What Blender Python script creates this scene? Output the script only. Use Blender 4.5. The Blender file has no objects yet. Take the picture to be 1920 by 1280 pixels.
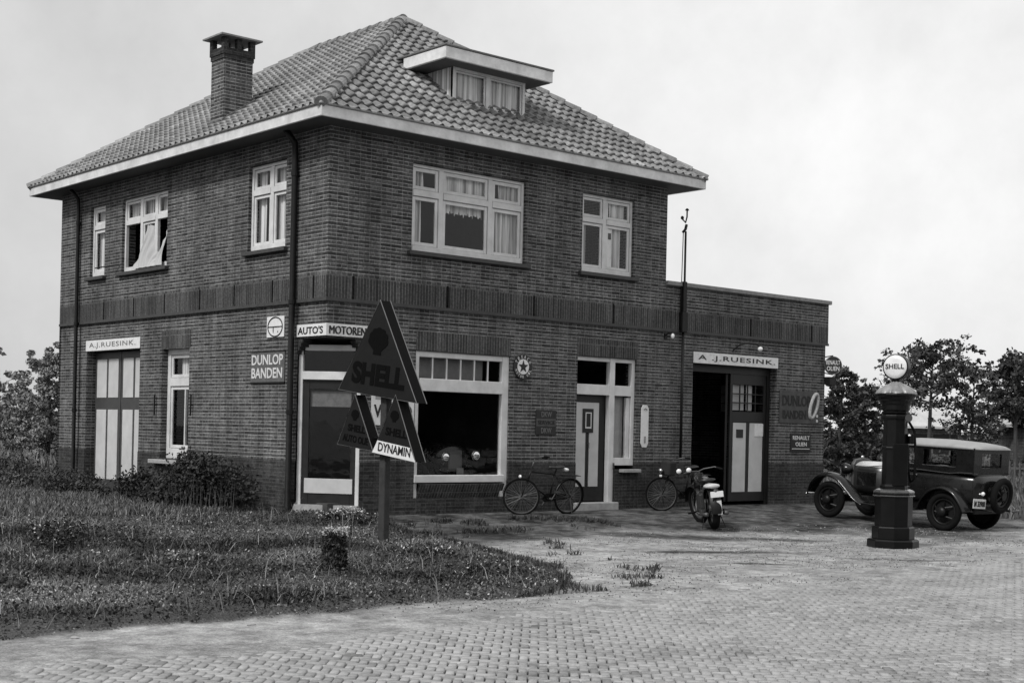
import bpy, bmesh, math, random
import numpy as np
from mathutils import Vector, Matrix, Euler

rnd = random.Random(7)
S = bpy.context.scene
COL = S.collection
R = math.radians

# ------------------------------------------------------------------ camera
cd = bpy.data.cameras.new("camera"); cam = bpy.data.objects.new("camera", cd); COL.objects.link(cam)
YAW, ROLL = 0.856094, 0.022059
fw = Vector((math.cos(YAW), math.sin(YAW), 0)); rt = Vector((math.sin(YAW), -math.cos(YAW), 0)); up = Vector((0, 0, 1))
r2 = math.cos(ROLL) * rt + math.sin(ROLL) * up; u2 = -math.sin(ROLL) * rt + math.cos(ROLL) * up
M = Matrix((( r2.x, u2.x, -fw.x, -12.8087), (r2.y, u2.y, -fw.y, -19.4479), (r2.z, u2.z, -fw.z, 1.41056), (0, 0, 0, 1)))
cam.matrix_world = M
cd.sensor_width = 36; cd.lens = 2642.44 / 1920 * 36; cd.shift_y = 166.47 / 1920
cd.clip_end = 3000; cd.clip_start = .1
S.camera = cam
S.render.resolution_x = 1024; S.render.resolution_y = 682

# ------------------------------------------------------------------ world, sun, exposure
SUN_EL, SUN_AZ = R(46), R(187)     # direction the light comes from (azimuth from +X)
W = bpy.data.worlds.new("World"); S.world = W; W.use_nodes = True
nt = W.node_tree; nt.nodes.clear(); N = nt.nodes.new; LK = nt.links.new
sky = N('ShaderNodeTexSky'); sky.sky_type = 'NISHITA'; sky.sun_disc = False
sky.sun_elevation = SUN_EL; sky.sun_rotation = math.pi / 2 - SUN_AZ
sky.dust_density = 4
bw = N('ShaderNodeRGBToBW'); LK(sky.outputs[0], bw.inputs[0])
sk = N('ShaderNodeMath'); sk.operation = 'MULTIPLY'; sk.inputs[1].default_value = .09; LK(bw.outputs[0], sk.inputs[0])
tc = N('ShaderNodeTexCoord'); nz = N('ShaderNodeTexNoise'); nz.inputs['Scale'].default_value = 6.5; nz.inputs['Detail'].default_value = 9; nz.inputs['Roughness'].default_value = .6
LK(tc.outputs['Generated'], nz.inputs['Vector'])
cr = N('ShaderNodeMapRange'); cr.inputs['From Min'].default_value = .3; cr.inputs['From Max'].default_value = .7
cr.inputs['To Min'].default_value = .87; cr.inputs['To Max'].default_value = 1.10; LK(nz.outputs[0], cr.inputs['Value'])
# the overcast is thinner (brighter) towards the right of the view
dp = N('ShaderNodeVectorMath'); dp.operation = 'DOT_PRODUCT'; LK(tc.outputs['Generated'], dp.inputs[0]); dp.inputs[1].default_value = (.755, -.655, 0)
gr = N('ShaderNodeMapRange'); gr.inputs['From Min'].default_value = -.42; gr.inputs['From Max'].default_value = .2
gr.inputs['To Min'].default_value = .47; gr.inputs['To Max'].default_value = .74; LK(dp.outputs['Value'], gr.inputs['Value'])
mu = N('ShaderNodeMath'); mu.operation = 'MULTIPLY'; LK(cr.outputs[0], mu.inputs[0]); LK(gr.outputs[0], mu.inputs[1])
ad = N('ShaderNodeMath'); ad.operation = 'MULTIPLY_ADD'; LK(sk.outputs[0], ad.inputs[0]); ad.inputs[1].default_value = .15; LK(mu.outputs[0], ad.inputs[2])
bg = N('ShaderNodeBackground'); LK(ad.outputs[0], bg.inputs[0]); bg.inputs[1].default_value = 1.0
wo = N('ShaderNodeOutputWorld'); LK(bg.outputs[0], wo.inputs[0])

sd = bpy.data.lights.new("sun", 'SUN'); sd.energy = 2.2; sd.angle = R(11); sd.color = (1, .995, .985)
sun = bpy.data.objects.new("sun", sd); COL.objects.link(sun)
sv = Vector((math.cos(SUN_EL) * math.cos(SUN_AZ), math.cos(SUN_EL) * math.sin(SUN_AZ), math.sin(SUN_EL)))
sun.rotation_euler = sv.to_track_quat('Z', 'Y').to_euler(); sun.location = (-20, -6, 25)

S.view_settings.view_transform = 'Standard'; S.view_settings.look = 'None'; S.view_settings.gamma = 1
S.view_settings.exposure = 0.25
S.render.engine = 'CYCLES'
try:
    S.cycles.max_bounces = 6; S.cycles.transparent_max_bounces = 12
except Exception: pass

# ------------------------------------------------------------------ helpers
def smooth(t): t = np.clip(t, 0, 1); return t * t * (3 - 2 * t)
def vnoise(x, y, seed=0):
    x = np.asarray(x, float); y = np.asarray(y, float)
    xi = np.floor(x).astype(np.int64); yi = np.floor(y).astype(np.int64); xf = x - xi; yf = y - yi
    def h(a, b):
        n = (a * 374761393 + b * 668265263 + seed * 1442695041) & 0x7fffffff
        n = (n ^ (n >> 13)) * 1274126177 & 0x7fffffff
        return ((n ^ (n >> 16)) & 0xffff) / 65535.0
    u = xf * xf * (3 - 2 * xf); v = yf * yf * (3 - 2 * yf)
    return (h(xi, yi) * (1 - u) + h(xi + 1, yi) * u) * (1 - v) + (h(xi, yi + 1) * (1 - u) + h(xi + 1, yi + 1) * u) * v
def fbm(x, y, seed=0, o=4):
    s = 0; a = .5
    for k in range(o): s = s + a * vnoise(np.asarray(x) * 2 ** k, np.asarray(y) * 2 ** k, seed + k); a *= .5
    return s / (1 - .5 ** o)

class Frame:
    def __init__(s, o=(0, 0, 0), U=(1, 0, 0), D=(0, 1, 0), Z=(0, 0, 1)):
        s.o = Vector(o); s.U = Vector(U); s.D = Vector(D); s.Z = Vector(Z)
    def __call__(s, u, d, z): return s.o + s.U * u + s.D * d + s.Z * z
ID = Frame()
FU = Frame((0, -.04, 0)); LU = Frame((-.04, 0, 0), (0, 1, 0), (1, 0, 0))     # upper walls
FL = Frame((0, 0, 0)); LL = Frame((0, 0, 0), (0, 1, 0), (1, 0, 0))           # lower walls

class MB:
    def __init__(s): s.v = []; s.f = []
    def add(s, vs, fs):
        b = len(s.v); s.v += [tuple(p) for p in vs]; s.f += [tuple(b + i for i in f) for f in fs]; return s
    def box(s, u0, u1, d0, d1, z0, z1, fr=ID):
        p = [fr(u, d, z) for z in (z0, z1) for d in (d0, d1) for u in (u0, u1)]
        return s.add(p, [(0, 1, 3, 2), (4, 6, 7, 5), (0, 4, 5, 1), (2, 3, 7, 6), (0, 2, 6, 4), (1, 5, 7, 3)])
    def quad(s, *p): return s.add(p, [tuple(range(len(p)))])
    def tube(s, pts, r, n=8, closed=False, cap=True):
        pts = [Vector(p) for p in pts]; m = len(pts); rr = r if isinstance(r, (list, tuple)) else [r] * m
        vs = []; prev = None
        for i, p in enumerate(pts):
            if closed: t = pts[(i + 1) % m] - pts[i - 1]
            else: t = pts[min(i + 1, m - 1)] - pts[max(i - 1, 0)]
            t.normalize()
            a = prev if prev is not None else (Vector((0, 0, 1)) if abs(t.z) < .9 else Vector((1, 0, 0)))
            b = t.cross(a); 
            if b.length < 1e-5: b = t.cross(Vector((0, 1, 0)))
            b.normalize(); a = b.cross(t).normalized(); prev = a
            for k in range(n):
                an = 2 * math.pi * k / n; vs.append(p + (a * math.cos(an) + b * math.sin(an)) * rr[i])
        fs = []
        for i in range(m if closed else m - 1):
            j = (i + 1) % m
            for k in range(n): fs.append((i * n + k, i * n + (k + 1) % n, j * n + (k + 1) % n, j * n + k))
        if cap and not closed: fs.append(tuple(range(n))[::-1]); fs.append(tuple((m - 1) * n + k for k in range(n)))
        return s.add(vs, fs)
    def lathe(s, prof, n=24, fr=ID, a0=0.0, sx=1, sy=1):
        vs = []
        for r_, z in prof:
            for k in range(n):
                a = a0 + 2 * math.pi * k / n; vs.append(fr(r_ * math.cos(a) * sx, r_ * math.sin(a) * sy, z))
        fs = [(i * n + k, i * n + (k + 1) % n, (i + 1) * n + (k + 1) % n, (i + 1) * n + k) for i in range(len(prof) - 1) for k in range(n)]
        fs.append(tuple(range(n))[::-1]); fs.append(tuple((len(prof) - 1) * n + k for k in range(n)))
        return s.add(vs, fs)
    def prism(s, poly, d0, d1, fr=ID):         # poly of (u,z), extruded along d
        n = len(poly); vs = [fr(u, d0, z) for u, z in poly] + [fr(u, d1, z) for u, z in poly]
        return s.add(vs, [tuple(range(n)), tuple(range(n, 2 * n))[::-1]] + [(i, i + n, (i + 1) % n + n, (i + 1) % n) for i in range(n)])
    def sheet(s, fn, nu, nv):
        vs = [fn(i / nu, j / nv) for j in range(nv + 1) for i in range(nu + 1)]
        return s.add(vs, [(j * (nu + 1) + i, j * (nu + 1) + i + 1, (j + 1) * (nu + 1) + i + 1, (j + 1) * (nu + 1) + i) for j in range(nv) for i in range(nu)])
    def loft(s, rings, cap=True, closed=True):
        n = len(rings[0]); vs = [p for r_ in rings for p in r_]
        K = n if closed else n - 1
        fs = [(i * n + k, i * n + (k + 1) % n, (i + 1) * n + (k + 1) % n, (i + 1) * n + k) for i in range(len(rings) - 1) for k in range(K)]
        if cap: fs.append(tuple(range(n))[::-1]); fs.append(tuple((len(rings) - 1) * n + k for k in range(n)))
        return s.add(vs, fs)
    def xf(s, m): s.v = [tuple(m @ Vector(p)) for p in s.v]; return s
    def build(s, name, mat, parent=None, smooth=False, bevel=0, seg=1, sub=0, norm=True):
        me = bpy.data.meshes.new(name); me.from_pydata(s.v, [], s.f)
        if norm:
            bm = bmesh.new(); bm.from_mesh(me); bmesh.ops.recalc_face_normals(bm, faces=bm.faces); bm.to_mesh(me); bm.free()
        me.update()
        if smooth: me.polygons.foreach_set('use_smooth', [True] * len(me.polygons))
        me.materials.append(mat)
        o = bpy.data.objects.new(name, me); COL.objects.link(o)
        if parent: o.parent = parent
        if sub: m_ = o.modifiers.new('s', 'SUBSURF'); m_.levels = sub; m_.render_levels = sub
        if bevel:
            m_ = o.modifiers.new('b', 'BEVEL'); m_.width = bevel; m_.segments = seg; m_.limit_method = 'ANGLE'; m_.angle_limit = R(40)
        return o

def tag(o, label=None, cat=None, group=None, kind=None):
    if label: o['label'] = label
    if cat: o['category'] = cat
    if group: o['group'] = group
    if kind: o['kind'] = kind
    return o
def thing(name, label, cat, loc=(0, 0, 0), rot=(0, 0, 0), group=None):
    o = bpy.data.objects.new(name, None); COL.objects.link(o); o.location = loc; o.rotation_euler = rot
    o.empty_display_size = .2
    return tag(o, label, cat, group)
def relocate(o, world):   # parent at root's place while the mesh keeps world coordinates
    o.matrix_parent_inverse = o.parent.matrix_basis.inverted(); return o
def circ(c, r, ax, n=24):
    ax = Vector(ax).normalized(); a = ax.orthogonal().normalized(); b = ax.cross(a); c = Vector(c)
    return [c + (a * math.cos(2 * math.pi * k / n) + b * math.sin(2 * math.pi * k / n)) * r for k in range(n)]

# ------------------------------------------------------------------ materials
def g(v): return (v, v, v, 1)
MATS = {}
def mat(name, v, rough=.7, metal=0, var=.0, scale=8, bump=0, bscale=60, spec=.4, coat=0):
    if name in MATS: return MATS[name]
    m = bpy.data.materials.new(name); m.use_nodes = True; t = m.node_tree; b = t.nodes['Principled BSDF']
    b.inputs['Base Color'].default_value = g(v); b.inputs['Roughness'].default_value = rough; b.inputs['Metallic'].default_value = metal
    b.inputs['Specular IOR Level'].default_value = spec; b.inputs['Coat Weight'].default_value = coat
    co = t.nodes.new('ShaderNodeTexCoord')
    if var:
        n = t.nodes.new('ShaderNodeTexNoise'); n.inputs['Scale'].default_value = scale; n.inputs['Detail'].default_value = 5; n.inputs['Roughness'].default_value = .65
        t.links.new(co.outputs['Object'], n.inputs['Vector'])
        r_ = t.nodes.new('ShaderNodeMapRange'); r_.inputs['From Min'].default_value = .3; r_.inputs['From Max'].default_value = .7
        r_.inputs['To Min'].default_value = v * (1 - var); r_.inputs['To Max'].default_value = v * (1 + var)
        t.links.new(n.outputs[0], r_.inputs['Value']); t.links.new(r_.outputs[0], b.inputs['Base Color'])
        q = t.nodes.new('ShaderNodeMapRange'); q.inputs['To Min'].default_value = max(0, rough - .15); q.inputs['To Max'].default_value = min(1, rough + .15)
        t.links.new(n.outputs[0], q.inputs['Value']); t.links.new(q.outputs[0], b.inputs['Roughness'])
    if bump:
        n2 = t.nodes.new('ShaderNodeTexNoise'); n2.inputs['Scale'].default_value = bscale; n2.inputs['Detail'].default_value = 4
        t.links.new(co.outputs['Object'], n2.inputs['Vector'])
        bp = t.nodes.new('ShaderNodeBump'); bp.inputs['Strength'].default_value = bump; bp.inputs['Distance'].default_value = .01
        t.links.new(n2.outputs[0], bp.inputs['Height']); t.links.new(bp.outputs[0], b.inputs['Normal'])
    MATS[name] = m; return m

def brick_mat(name, c1, c2, mortar, soldier=0, msize=.008, alt=1.25, bed=.25):
    m = bpy.data.materials.new(name); m.use_nodes = True; t = m.node_tree; b = t.nodes['Principled BSDF']; Nn = t.nodes.new; L_ = t.links.new
    b.inputs['Roughness'].default_value = .85; b.inputs['Specular IOR Level'].default_value = .25
    co = Nn('ShaderNodeTexCoord'); ge = Nn('ShaderNodeNewGeometry')
    sp = Nn('ShaderNodeSeparateXYZ'); L_(co.outputs['Object'], sp.inputs[0]); sn = Nn('ShaderNodeSeparateXYZ'); L_(ge.outputs['True Normal'], sn.inputs[0])
    ab = Nn('ShaderNodeMath'); ab.operation = 'ABSOLUTE'; L_(sn.outputs['X'], ab.inputs[0])
    gt = Nn('ShaderNodeMath'); gt.operation = 'GREATER_THAN'; gt.inputs[1].default_value = .6; L_(ab.outputs[0], gt.inputs[0])
    mx = Nn('ShaderNodeMix'); mx.data_type = 'FLOAT'; L_(gt.outputs[0], mx.inputs['Factor']); L_(sp.outputs['X'], mx.inputs['A']); L_(sp.outputs['Y'], mx.inputs['B'])
    # slight unevenness of the courses
    wn = Nn('ShaderNodeTexNoise'); wn.inputs['Scale'].default_value = 3; L_(co.outputs['Object'], wn.inputs['Vector'])
    wz = Nn('ShaderNodeMath'); wz.operation = 'MULTIPLY_ADD'; L_(wn.outputs[0], wz.inputs[0]); wz.inputs[1].default_value = .012; L_(sp.outputs['Z'], wz.inputs[2])
    cb = Nn('ShaderNodeCombineXYZ')
    if soldier: L_(wz.outputs[0], cb.inputs['X']); L_(mx.outputs['Result'], cb.inputs['Y'])
    else: L_(mx.outputs['Result'], cb.inputs['X']); L_(wz.outputs[0], cb.inputs['Y'])
    ofs = Nn('ShaderNodeVectorMath'); ofs.operation = 'ADD'; ofs.inputs[1].default_value = (31.0 if not soldier else soldier, 31.0, 0); L_(cb.outputs[0], ofs.inputs[0])
    def br(w, off):
        x = Nn('ShaderNodeTexBrick'); x.offset = off; x.inputs['Scale'].default_value = 1; x.inputs['Brick Width'].default_value = w; x.inputs['Row Height'].default_value = .062
        x.inputs['Mortar Size'].default_value = msize; x.inputs['Mortar Smooth'].default_value = .3; x.inputs['Bias'].default_value = 0
        x.inputs['Color1'].default_value = g(c1); x.inputs['Color2'].default_value = g(c2); x.inputs['Mortar'].default_value = g(mortar); L_(ofs.outputs[0], x.inputs['Vector']); return x
    if soldier:
        A = br(.40, 0); col = A.outputs['Color']; fac = A.outputs['Fac']
    else:
        A = br(.22, .5); B = br(.11, .25)
        sy = Nn('ShaderNodeSeparateXYZ'); L_(ofs.outputs[0], sy.inputs[0])
        dv = Nn('ShaderNodeMath'); dv.operation = 'DIVIDE'; dv.inputs[1].default_value = .124; L_(sy.outputs['Y'], dv.inputs[0])
        fr_ = Nn('ShaderNodeMath'); fr_.operation = 'FRACT'; L_(dv.outputs[0], fr_.inputs[0])
        ge2 = Nn('ShaderNodeMath'); ge2.operation = 'GREATER_THAN'; ge2.inputs[1].default_value = .5; L_(fr_.outputs[0], ge2.inputs[0])
        mc = Nn('ShaderNodeMix'); mc.data_type = 'RGBA'; L_(ge2.outputs[0], mc.inputs['Factor']); L_(A.outputs['Color'], mc.inputs[6]); 
        br2 = Nn('ShaderNodeMix'); br2.data_type = 'RGBA'; br2.blend_type = 'MULTIPLY'; br2.inputs['Factor'].default_value = 1; L_(B.outputs['Color'], br2.inputs[6]); br2.inputs[7].default_value = g(alt)
        L_(br2.outputs[2], mc.inputs[7]); col = mc.outputs[2]
        mf = Nn('ShaderNodeMix'); mf.data_type = 'FLOAT'; L_(ge2.outputs[0], mf.inputs['Factor']); L_(A.outputs['Fac'], mf.inputs['A']); L_(B.outputs['Fac'], mf.inputs['B']); fac = mf.outputs['Result']
    # weathering: soft patches and fine grit
    n1 = Nn('ShaderNodeTexNoise'); n1.inputs['Scale'].default_value = .9; n1.inputs['Detail'].default_value = 6; n1.inputs['Roughness'].default_value = .7; L_(co.outputs['Object'], n1.inputs['Vector'])
    m1 = Nn('ShaderNodeMapRange'); m1.inputs['From Min'].default_value = .3; m1.inputs['From Max'].default_value = .7; m1.inputs['To Min'].default_value = .62; m1.inputs['To Max'].default_value = 1.38; L_(n1.outputs[0], m1.inputs['Value'])
    n3 = Nn('ShaderNodeTexNoise'); n3.inputs['Scale'].default_value = 28; n3.inputs['Detail'].default_value = 3; L_(co.outputs['Object'], n3.inputs['Vector'])
    m3 = Nn('ShaderNodeMapRange'); m3.inputs['From Min'].default_value = .3; m3.inputs['From Max'].default_value = .7; m3.inputs['To Min'].default_value = .65; m3.inputs['To Max'].default_value = 1.4; L_(n3.outputs[0], m3.inputs['Value'])
    mp = Nn('ShaderNodeMapping'); mp.inputs['Scale'].default_value = (7, 7, .5); L_(co.outputs['Object'], mp.inputs['Vector']); n7 = Nn('ShaderNodeTexNoise'); n7.inputs['Scale'].default_value = 1; n7.inputs['Detail'].default_value = 5; L_(mp.outputs[0], n7.inputs['Vector'])
    m7 = Nn('ShaderNodeMapRange'); m7.inputs['From Min'].default_value = .35; m7.inputs['From Max'].default_value = .65; m7.inputs['To Min'].default_value = .80; m7.inputs['To Max'].default_value = 1.15; L_(n7.outputs[0], m7.inputs['Value'])
    m8 = Nn('ShaderNodeMath'); m8.operation = 'MULTIPLY'; L_(m1.outputs[0], m8.inputs[0]); L_(m7.outputs[0], m8.inputs[1])
    mm = Nn('ShaderNodeMath'); mm.operation = 'MULTIPLY'; L_(m8.outputs[0], mm.inputs[0]); L_(m3.outputs[0], mm.inputs[1])
    # bed joints stand out more than the perpends
    if not soldier:
        d2 = Nn('ShaderNodeMath'); d2.operation = 'DIVIDE'; d2.inputs[1].default_value = .062; L_(sy.outputs['Y'], d2.inputs[0])
        f2 = Nn('ShaderNodeMath'); f2.operation = 'PINGPONG'; f2.inputs[1].default_value = .5; L_(d2.outputs[0], f2.inputs[0])
        f3 = Nn('ShaderNodeMapRange'); f3.inputs['From Min'].default_value = .16; f3.inputs['From Max'].default_value = .06; f3.inputs['To Min'].default_value = 0; f3.inputs['To Max'].default_value = 1; L_(f2.outputs[0], f3.inputs['Value'])
        n9 = Nn('ShaderNodeTexNoise'); n9.inputs['Scale'].default_value = 5; n9.inputs['Detail'].default_value = 4; L_(co.outputs['Object'], n9.inputs['Vector'])
        f5 = Nn('ShaderNodeMapRange'); f5.inputs['From Min'].default_value = .35; f5.inputs['From Max'].default_value = .6; f5.inputs['To Min'].default_value = .35; L_(n9.outputs[0], f5.inputs['Value'])
        f6 = Nn('ShaderNodeMath'); f6.operation = 'MULTIPLY'; L_(f3.outputs[0], f6.inputs[0]); L_(f5.outputs[0], f6.inputs[1])
        m9 = Nn('ShaderNodeMix'); m9.data_type = 'RGBA'; L_(f6.outputs[0], m9.inputs['Factor']); L_(col, m9.inputs[6]); m9.inputs[7].default_value = g(bed); col = m9.outputs[2]
    c_ = Nn('ShaderNodeMix'); c_.data_type = 'RGBA'; c_.blend_type = 'MULTIPLY'; c_.inputs['Factor'].default_value = 1; L_(col, c_.inputs[6]); L_(mm.outputs[0], c_.inputs[7])
    L_(c_.outputs[2], b.inputs['Base Color'])
    bp = Nn('ShaderNodeBump'); bp.inputs['Strength'].default_value = .6; bp.inputs['Distance'].default_value = .008; bp.invert = True; L_(fac, bp.inputs['Height']); L_(bp.outputs[0], b.inputs['Normal'])
    return m

M_BR = brick_mat('brick', .026, .080, .11, bed=.27, alt=1.4)
M_BRS = brick_mat('brick_soldier', .030, .068, .13, soldier=31.7, msize=.007)
M_BRP = brick_mat('brick_plinth', .021, .045, .055, msize=.006, alt=1.15, bed=.07)
M_WHITE = mat('white_paint', .62, .45, var=.16, scale=3, bump=.1)
M_FASC = mat('fascia_paint', .64, .5, var=.24, scale=3.2, bump=.1)
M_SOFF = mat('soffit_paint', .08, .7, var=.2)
M_DARK = mat('dark_paint', .013, .45, var=.3)
M_PANEL = mat('pale_panel_paint', .52, .5, var=.1, scale=3)
M_BLACK = mat('black_paint', .009, .45, var=.3, spec=.25)
M_STONE = mat('stone', .33, .8, var=.2, bump=.3)
M_SILL = mat('dark_sill', .05, .6, var=.3)
M_CURT = mat('curtain_cloth', .78, .9, var=.08, scale=20)
def cloth_mat():
    m = bpy.data.materials.new('curtain_painted_folds'); m.use_nodes = True; t = m.node_tree; b = t.nodes['Principled BSDF']; b.inputs['Roughness'].default_value = .95
    co = t.nodes.new('ShaderNodeTexCoord'); mp = t.nodes.new('ShaderNodeMapping'); mp.inputs['Scale'].default_value = (17, 17, .4); t.links.new(co.outputs['Object'], mp.inputs['Vector'])
    n = t.nodes.new('ShaderNodeTexNoise'); n.inputs['Scale'].default_value = 1; n.inputs['Detail'].default_value = 4; t.links.new(mp.outputs[0], n.inputs['Vector'])
    r_ = t.nodes.new('ShaderNodeMapRange'); r_.inputs['From Min'].default_value = .36; r_.inputs['From Max'].default_value = .62; r_.inputs['To Min'].default_value = .22; r_.inputs['To Max'].default_value = .85; t.links.new(n.outputs[0], r_.inputs['Value']); t.links.new(r_.outputs[0], b.inputs['Base Color']); return m  # vertical stripes paint the light and shade of the curtain folds
M_CURT = cloth_mat()
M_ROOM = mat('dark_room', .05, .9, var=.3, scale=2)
M_CONC = mat('concrete', .22, .85, var=.25, bump=.3)
M_TYRE = mat('rubber', .008, .9, var=.2, spec=.1)
M_CHROME = mat('chrome', .6, .2, metal=1)
M_STEEL = mat('dull_steel', .10, .5, metal=.6)
M_LAMP = mat('lamp_glass', .8, .12, spec=.8)
M_ENW = mat('white_enamel', .72, .3, var=.1, scale=9)
M_END = mat('dark_enamel', .022, .35, var=.25, scale=9)
M_ENM = mat('mid_enamel', .10, .4, var=.3, scale=9)
M_LET = mat('black_lettering', .015, .5)
M_LETW = mat('white_lettering', .62, .5)
M_LETM = mat('faded_lettering', .011, .6)
M_WOOD = mat('dark_wood', .035, .8, var=.4, bump=.4, bscale=30)
def glass_mat():
    m = bpy.data.materials.new('window_glass'); m.use_nodes = True; t = m.node_tree; t.nodes.clear()
    tr = t.nodes.new('ShaderNodeBsdfTransparent'); gl = t.nodes.new('ShaderNodeBsdfGlossy'); gl.inputs['Roughness'].default_value = .02
    tr.inputs[0].default_value = g(.94)
    ge = t.nodes.new('ShaderNodeNewGeometry'); dt = t.nodes.new('ShaderNodeVectorMath'); dt.operation = 'DOT_PRODUCT'; t.links.new(ge.outputs['Normal'], dt.inputs[0]); t.links.new(ge.outputs['Incoming'], dt.inputs[1])
    def mt(op, a, b_):
        n_ = t.nodes.new('ShaderNodeMath'); n_.operation = op; n_.use_clamp = True
        for i_, q_ in enumerate((a, b_)):
            if isinstance(q_, (int, float)): n_.inputs[i_].default_value = q_
            else: t.links.new(q_, n_.inputs[i_])
        return n_
    ab_ = t.nodes.new('ShaderNodeMath'); ab_.operation = 'ABSOLUTE'; t.links.new(dt.outputs['Value'], ab_.inputs[0])
    f = mt('ADD', mt('MULTIPLY', mt('POWER', mt('SUBTRACT', 1.0, ab_.outputs[0]).outputs[0], 5.0).outputs[0], .9).outputs[0], .045); mx = t.nodes.new('ShaderNodeMixShader'); o = t.nodes.new('ShaderNodeOutputMaterial')
    co = t.nodes.new('ShaderNodeTexCoord'); n = t.nodes.new('ShaderNodeTexNoise'); n.inputs['Scale'].default_value = 2.5; t.links.new(co.outputs['Object'], n.inputs['Vector'])
    bp = t.nodes.new('ShaderNodeBump'); bp.inputs['Strength'].default_value = .10; bp.inputs['Distance'].default_value = .02; t.links.new(n.outputs[0], bp.inputs['Height']); t.links.new(bp.outputs[0], gl.inputs['Normal'])
    t.links.new(f.outputs[0], mx.inputs[0]); t.links.new(tr.outputs[0], mx.inputs[1]); t.links.new(gl.outputs[0], mx.inputs[2]); t.links.new(mx.outputs[0], o.inputs[0]); return m
M_GLASS = glass_mat()

def text_mesh(txt, fr, u0, u1, z0, z1, d, parent, material, bold=.03, name='lettering', space=1.0, thick=.004, italic=0):
    cu = bpy.data.curves.new('t', 'FONT'); cu.body = txt; cu.offset = bold; cu.space_character = space; cu.resolution_u = 3; cu.extrude = .02; cu.shear = italic
    o = bpy.data.objects.new('t', cu); COL.objects.link(o)
    dg = bpy.context.evaluated_depsgraph_get(); me = bpy.data.meshes.new_from_object(o.evaluated_get(dg))
    bpy.data.objects.remove(o); bpy.data.curves.remove(cu)
    co = np.empty(len(me.vertices) * 3); me.vertices.foreach_get('co', co); co = co.reshape(-1, 3)
    mn = co.min(0); mxx = co.max(0); ex = mxx - mn
    for v in me.vertices:
        a = (v.co.x - mn[0]) / ex[0]; b = (v.co.y - mn[1]) / ex[1]; c = (v.co.z - mn[2]) / ex[2]
        v.co = fr(u0 + a * (u1 - u0), d - thick * c, z0 + b * (z1 - z0))
    me.materials.clear(); me.materials.append(material); me.name = name
    ob = bpy.data.objects.new(name, me); COL.objects.link(ob); ob.parent = parent
    return ob

# ------------------------------------------------------------------ ground
def xb(y):   # right-hand edge of the grass bank for a given y
    return np.interp(y, [-8.95, -8.7, -8.4, -7.0, -5.5, -4.26, -2.5, -1.5, -.6, 0, .5], [-3.6, -2.7, -2.3, -1.25, -.7, -.3, -.2, -.6, -.4, -.5, -.5])
def road_b(x): return np.interp(x, [-12, -7, -5, -3, 0, 6, 20], [-10.6, -10.4, -10.1, -9.85, -9.7, -9.35, -9.3])
def gmask(x, y):
    x = np.asarray(x, float); y = np.asarray(y, float)
    n = (fbm(x * 1.6, y * 1.6, 5) - .5) * .9 + (fbm(x * 6, y * 6, 15) - .5) * .35
    a = (xb(y) - x) + n
    b = (y + 8.87) + n * .45
    m = smooth(np.minimum(a / .35, b / .18) + .3)
    m = np.where(y > .3, np.where(x < 1.0, 1.0, 0), m)
    far = (y > 13) | (x > 17) | (x < -16)
    m = np.where(far & (y > -9), 1.0, m)
    # scruffy tufts along the front of the shop
    t = smooth((fbm(x * 2.2, y * 2.2, 33) - .56) * 9) * np.exp(-((y + 1.9) / .9) ** 2) * (x < 4.2) * (x > -1.0) * .9
    t2 = smooth((fbm(x * 2.5, y * 2.5, 44) - .60) * 10) * ((x - xb(y)) < 1.6) * (x > xb(y)) * (y < -2) * (y > -8.9) * .32
    return np.clip(np.maximum(m, np.maximum(t, t2)), 0, 1)
def gh(x, y):
    x = np.asarray(x, float); y = np.asarray(y, float)
    z = -.08 - .038 * np.clip(-y, 0, 5)
    z = z + (fbm(x * .8, y * .8, 3) - .5) * .035 * np.clip((np.abs(y) - .3) / 2, 0, 1) * (y > -9)
    z = z + gmask(x, y) * .05 * (y < .5) + (fbm(x * 5, y * 5, 9) - .5) * .012
    s = smooth((road_b(x) + .5 - y) / 1.3)
    flat = -.258 - .044 * s + (fbm(x * 3, y * 3, 21) - .5) * .018
    k = smooth((-y - 8.3) / .7)
    return z * (1 - k) + flat * k
def axis(a0, a1, st, lo, hi):
    c = list(np.arange(a0, a1 + 1e-6, st)); s = st
    x = a1
    while x < hi: s *= 1.35; x += s; c.append(min(x, hi))
    s = st; x = a0
    while x > lo: s *= 1.35; x -= s; c.insert(0, max(x, lo))
    return np.array(c)
AX = axis(-13, 16, .11, -900, 1500); AY = axis(-16, 9, .11, -300, 1500)
XX, YY = np.meshgrid(AX, AY); ZZ = gh(XX, YY)
def np_mesh(name, V, F, mat_, nper=4, attrs=None, parent=None, smooth_=True):
    me = bpy.data.meshes.new(name); nv = len(V); nf = len(F)
    me.vertices.add(nv); me.vertices.foreach_set('co', np.ascontiguousarray(V, dtype=np.float32).ravel())
    me.loops.add(nf * nper); me.loops.foreach_set('vertex_index', np.ascontiguousarray(F, dtype=np.int32).ravel())
    me.polygons.add(nf); me.polygons.foreach_set('loop_start', np.arange(0, nf * nper, nper, dtype=np.int32))
    me.update(calc_edges=True); me.validate()
    if smooth_: me.polygons.foreach_set('use_smooth', np.ones(nf, dtype=bool))
    for k, a in (attrs or {}).items():
        at = me.attributes.new(k, 'FLOAT', 'POINT'); at.data.foreach_set('value', np.ascontiguousarray(a, dtype=np.float32).ravel())
    me.materials.append(mat_); o = bpy.data.objects.new(name, me); COL.objects.link(o)
    if parent: o.parent = parent
    return o
ny, nx = XX.shape
idx = np.arange(ny * nx).reshape(ny, nx)
Fq = np.stack([idx[:-1, :-1], idx[:-1, 1:], idx[1:, 1:], idx[1:, :-1]], -1).reshape(-1, 4)
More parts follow.
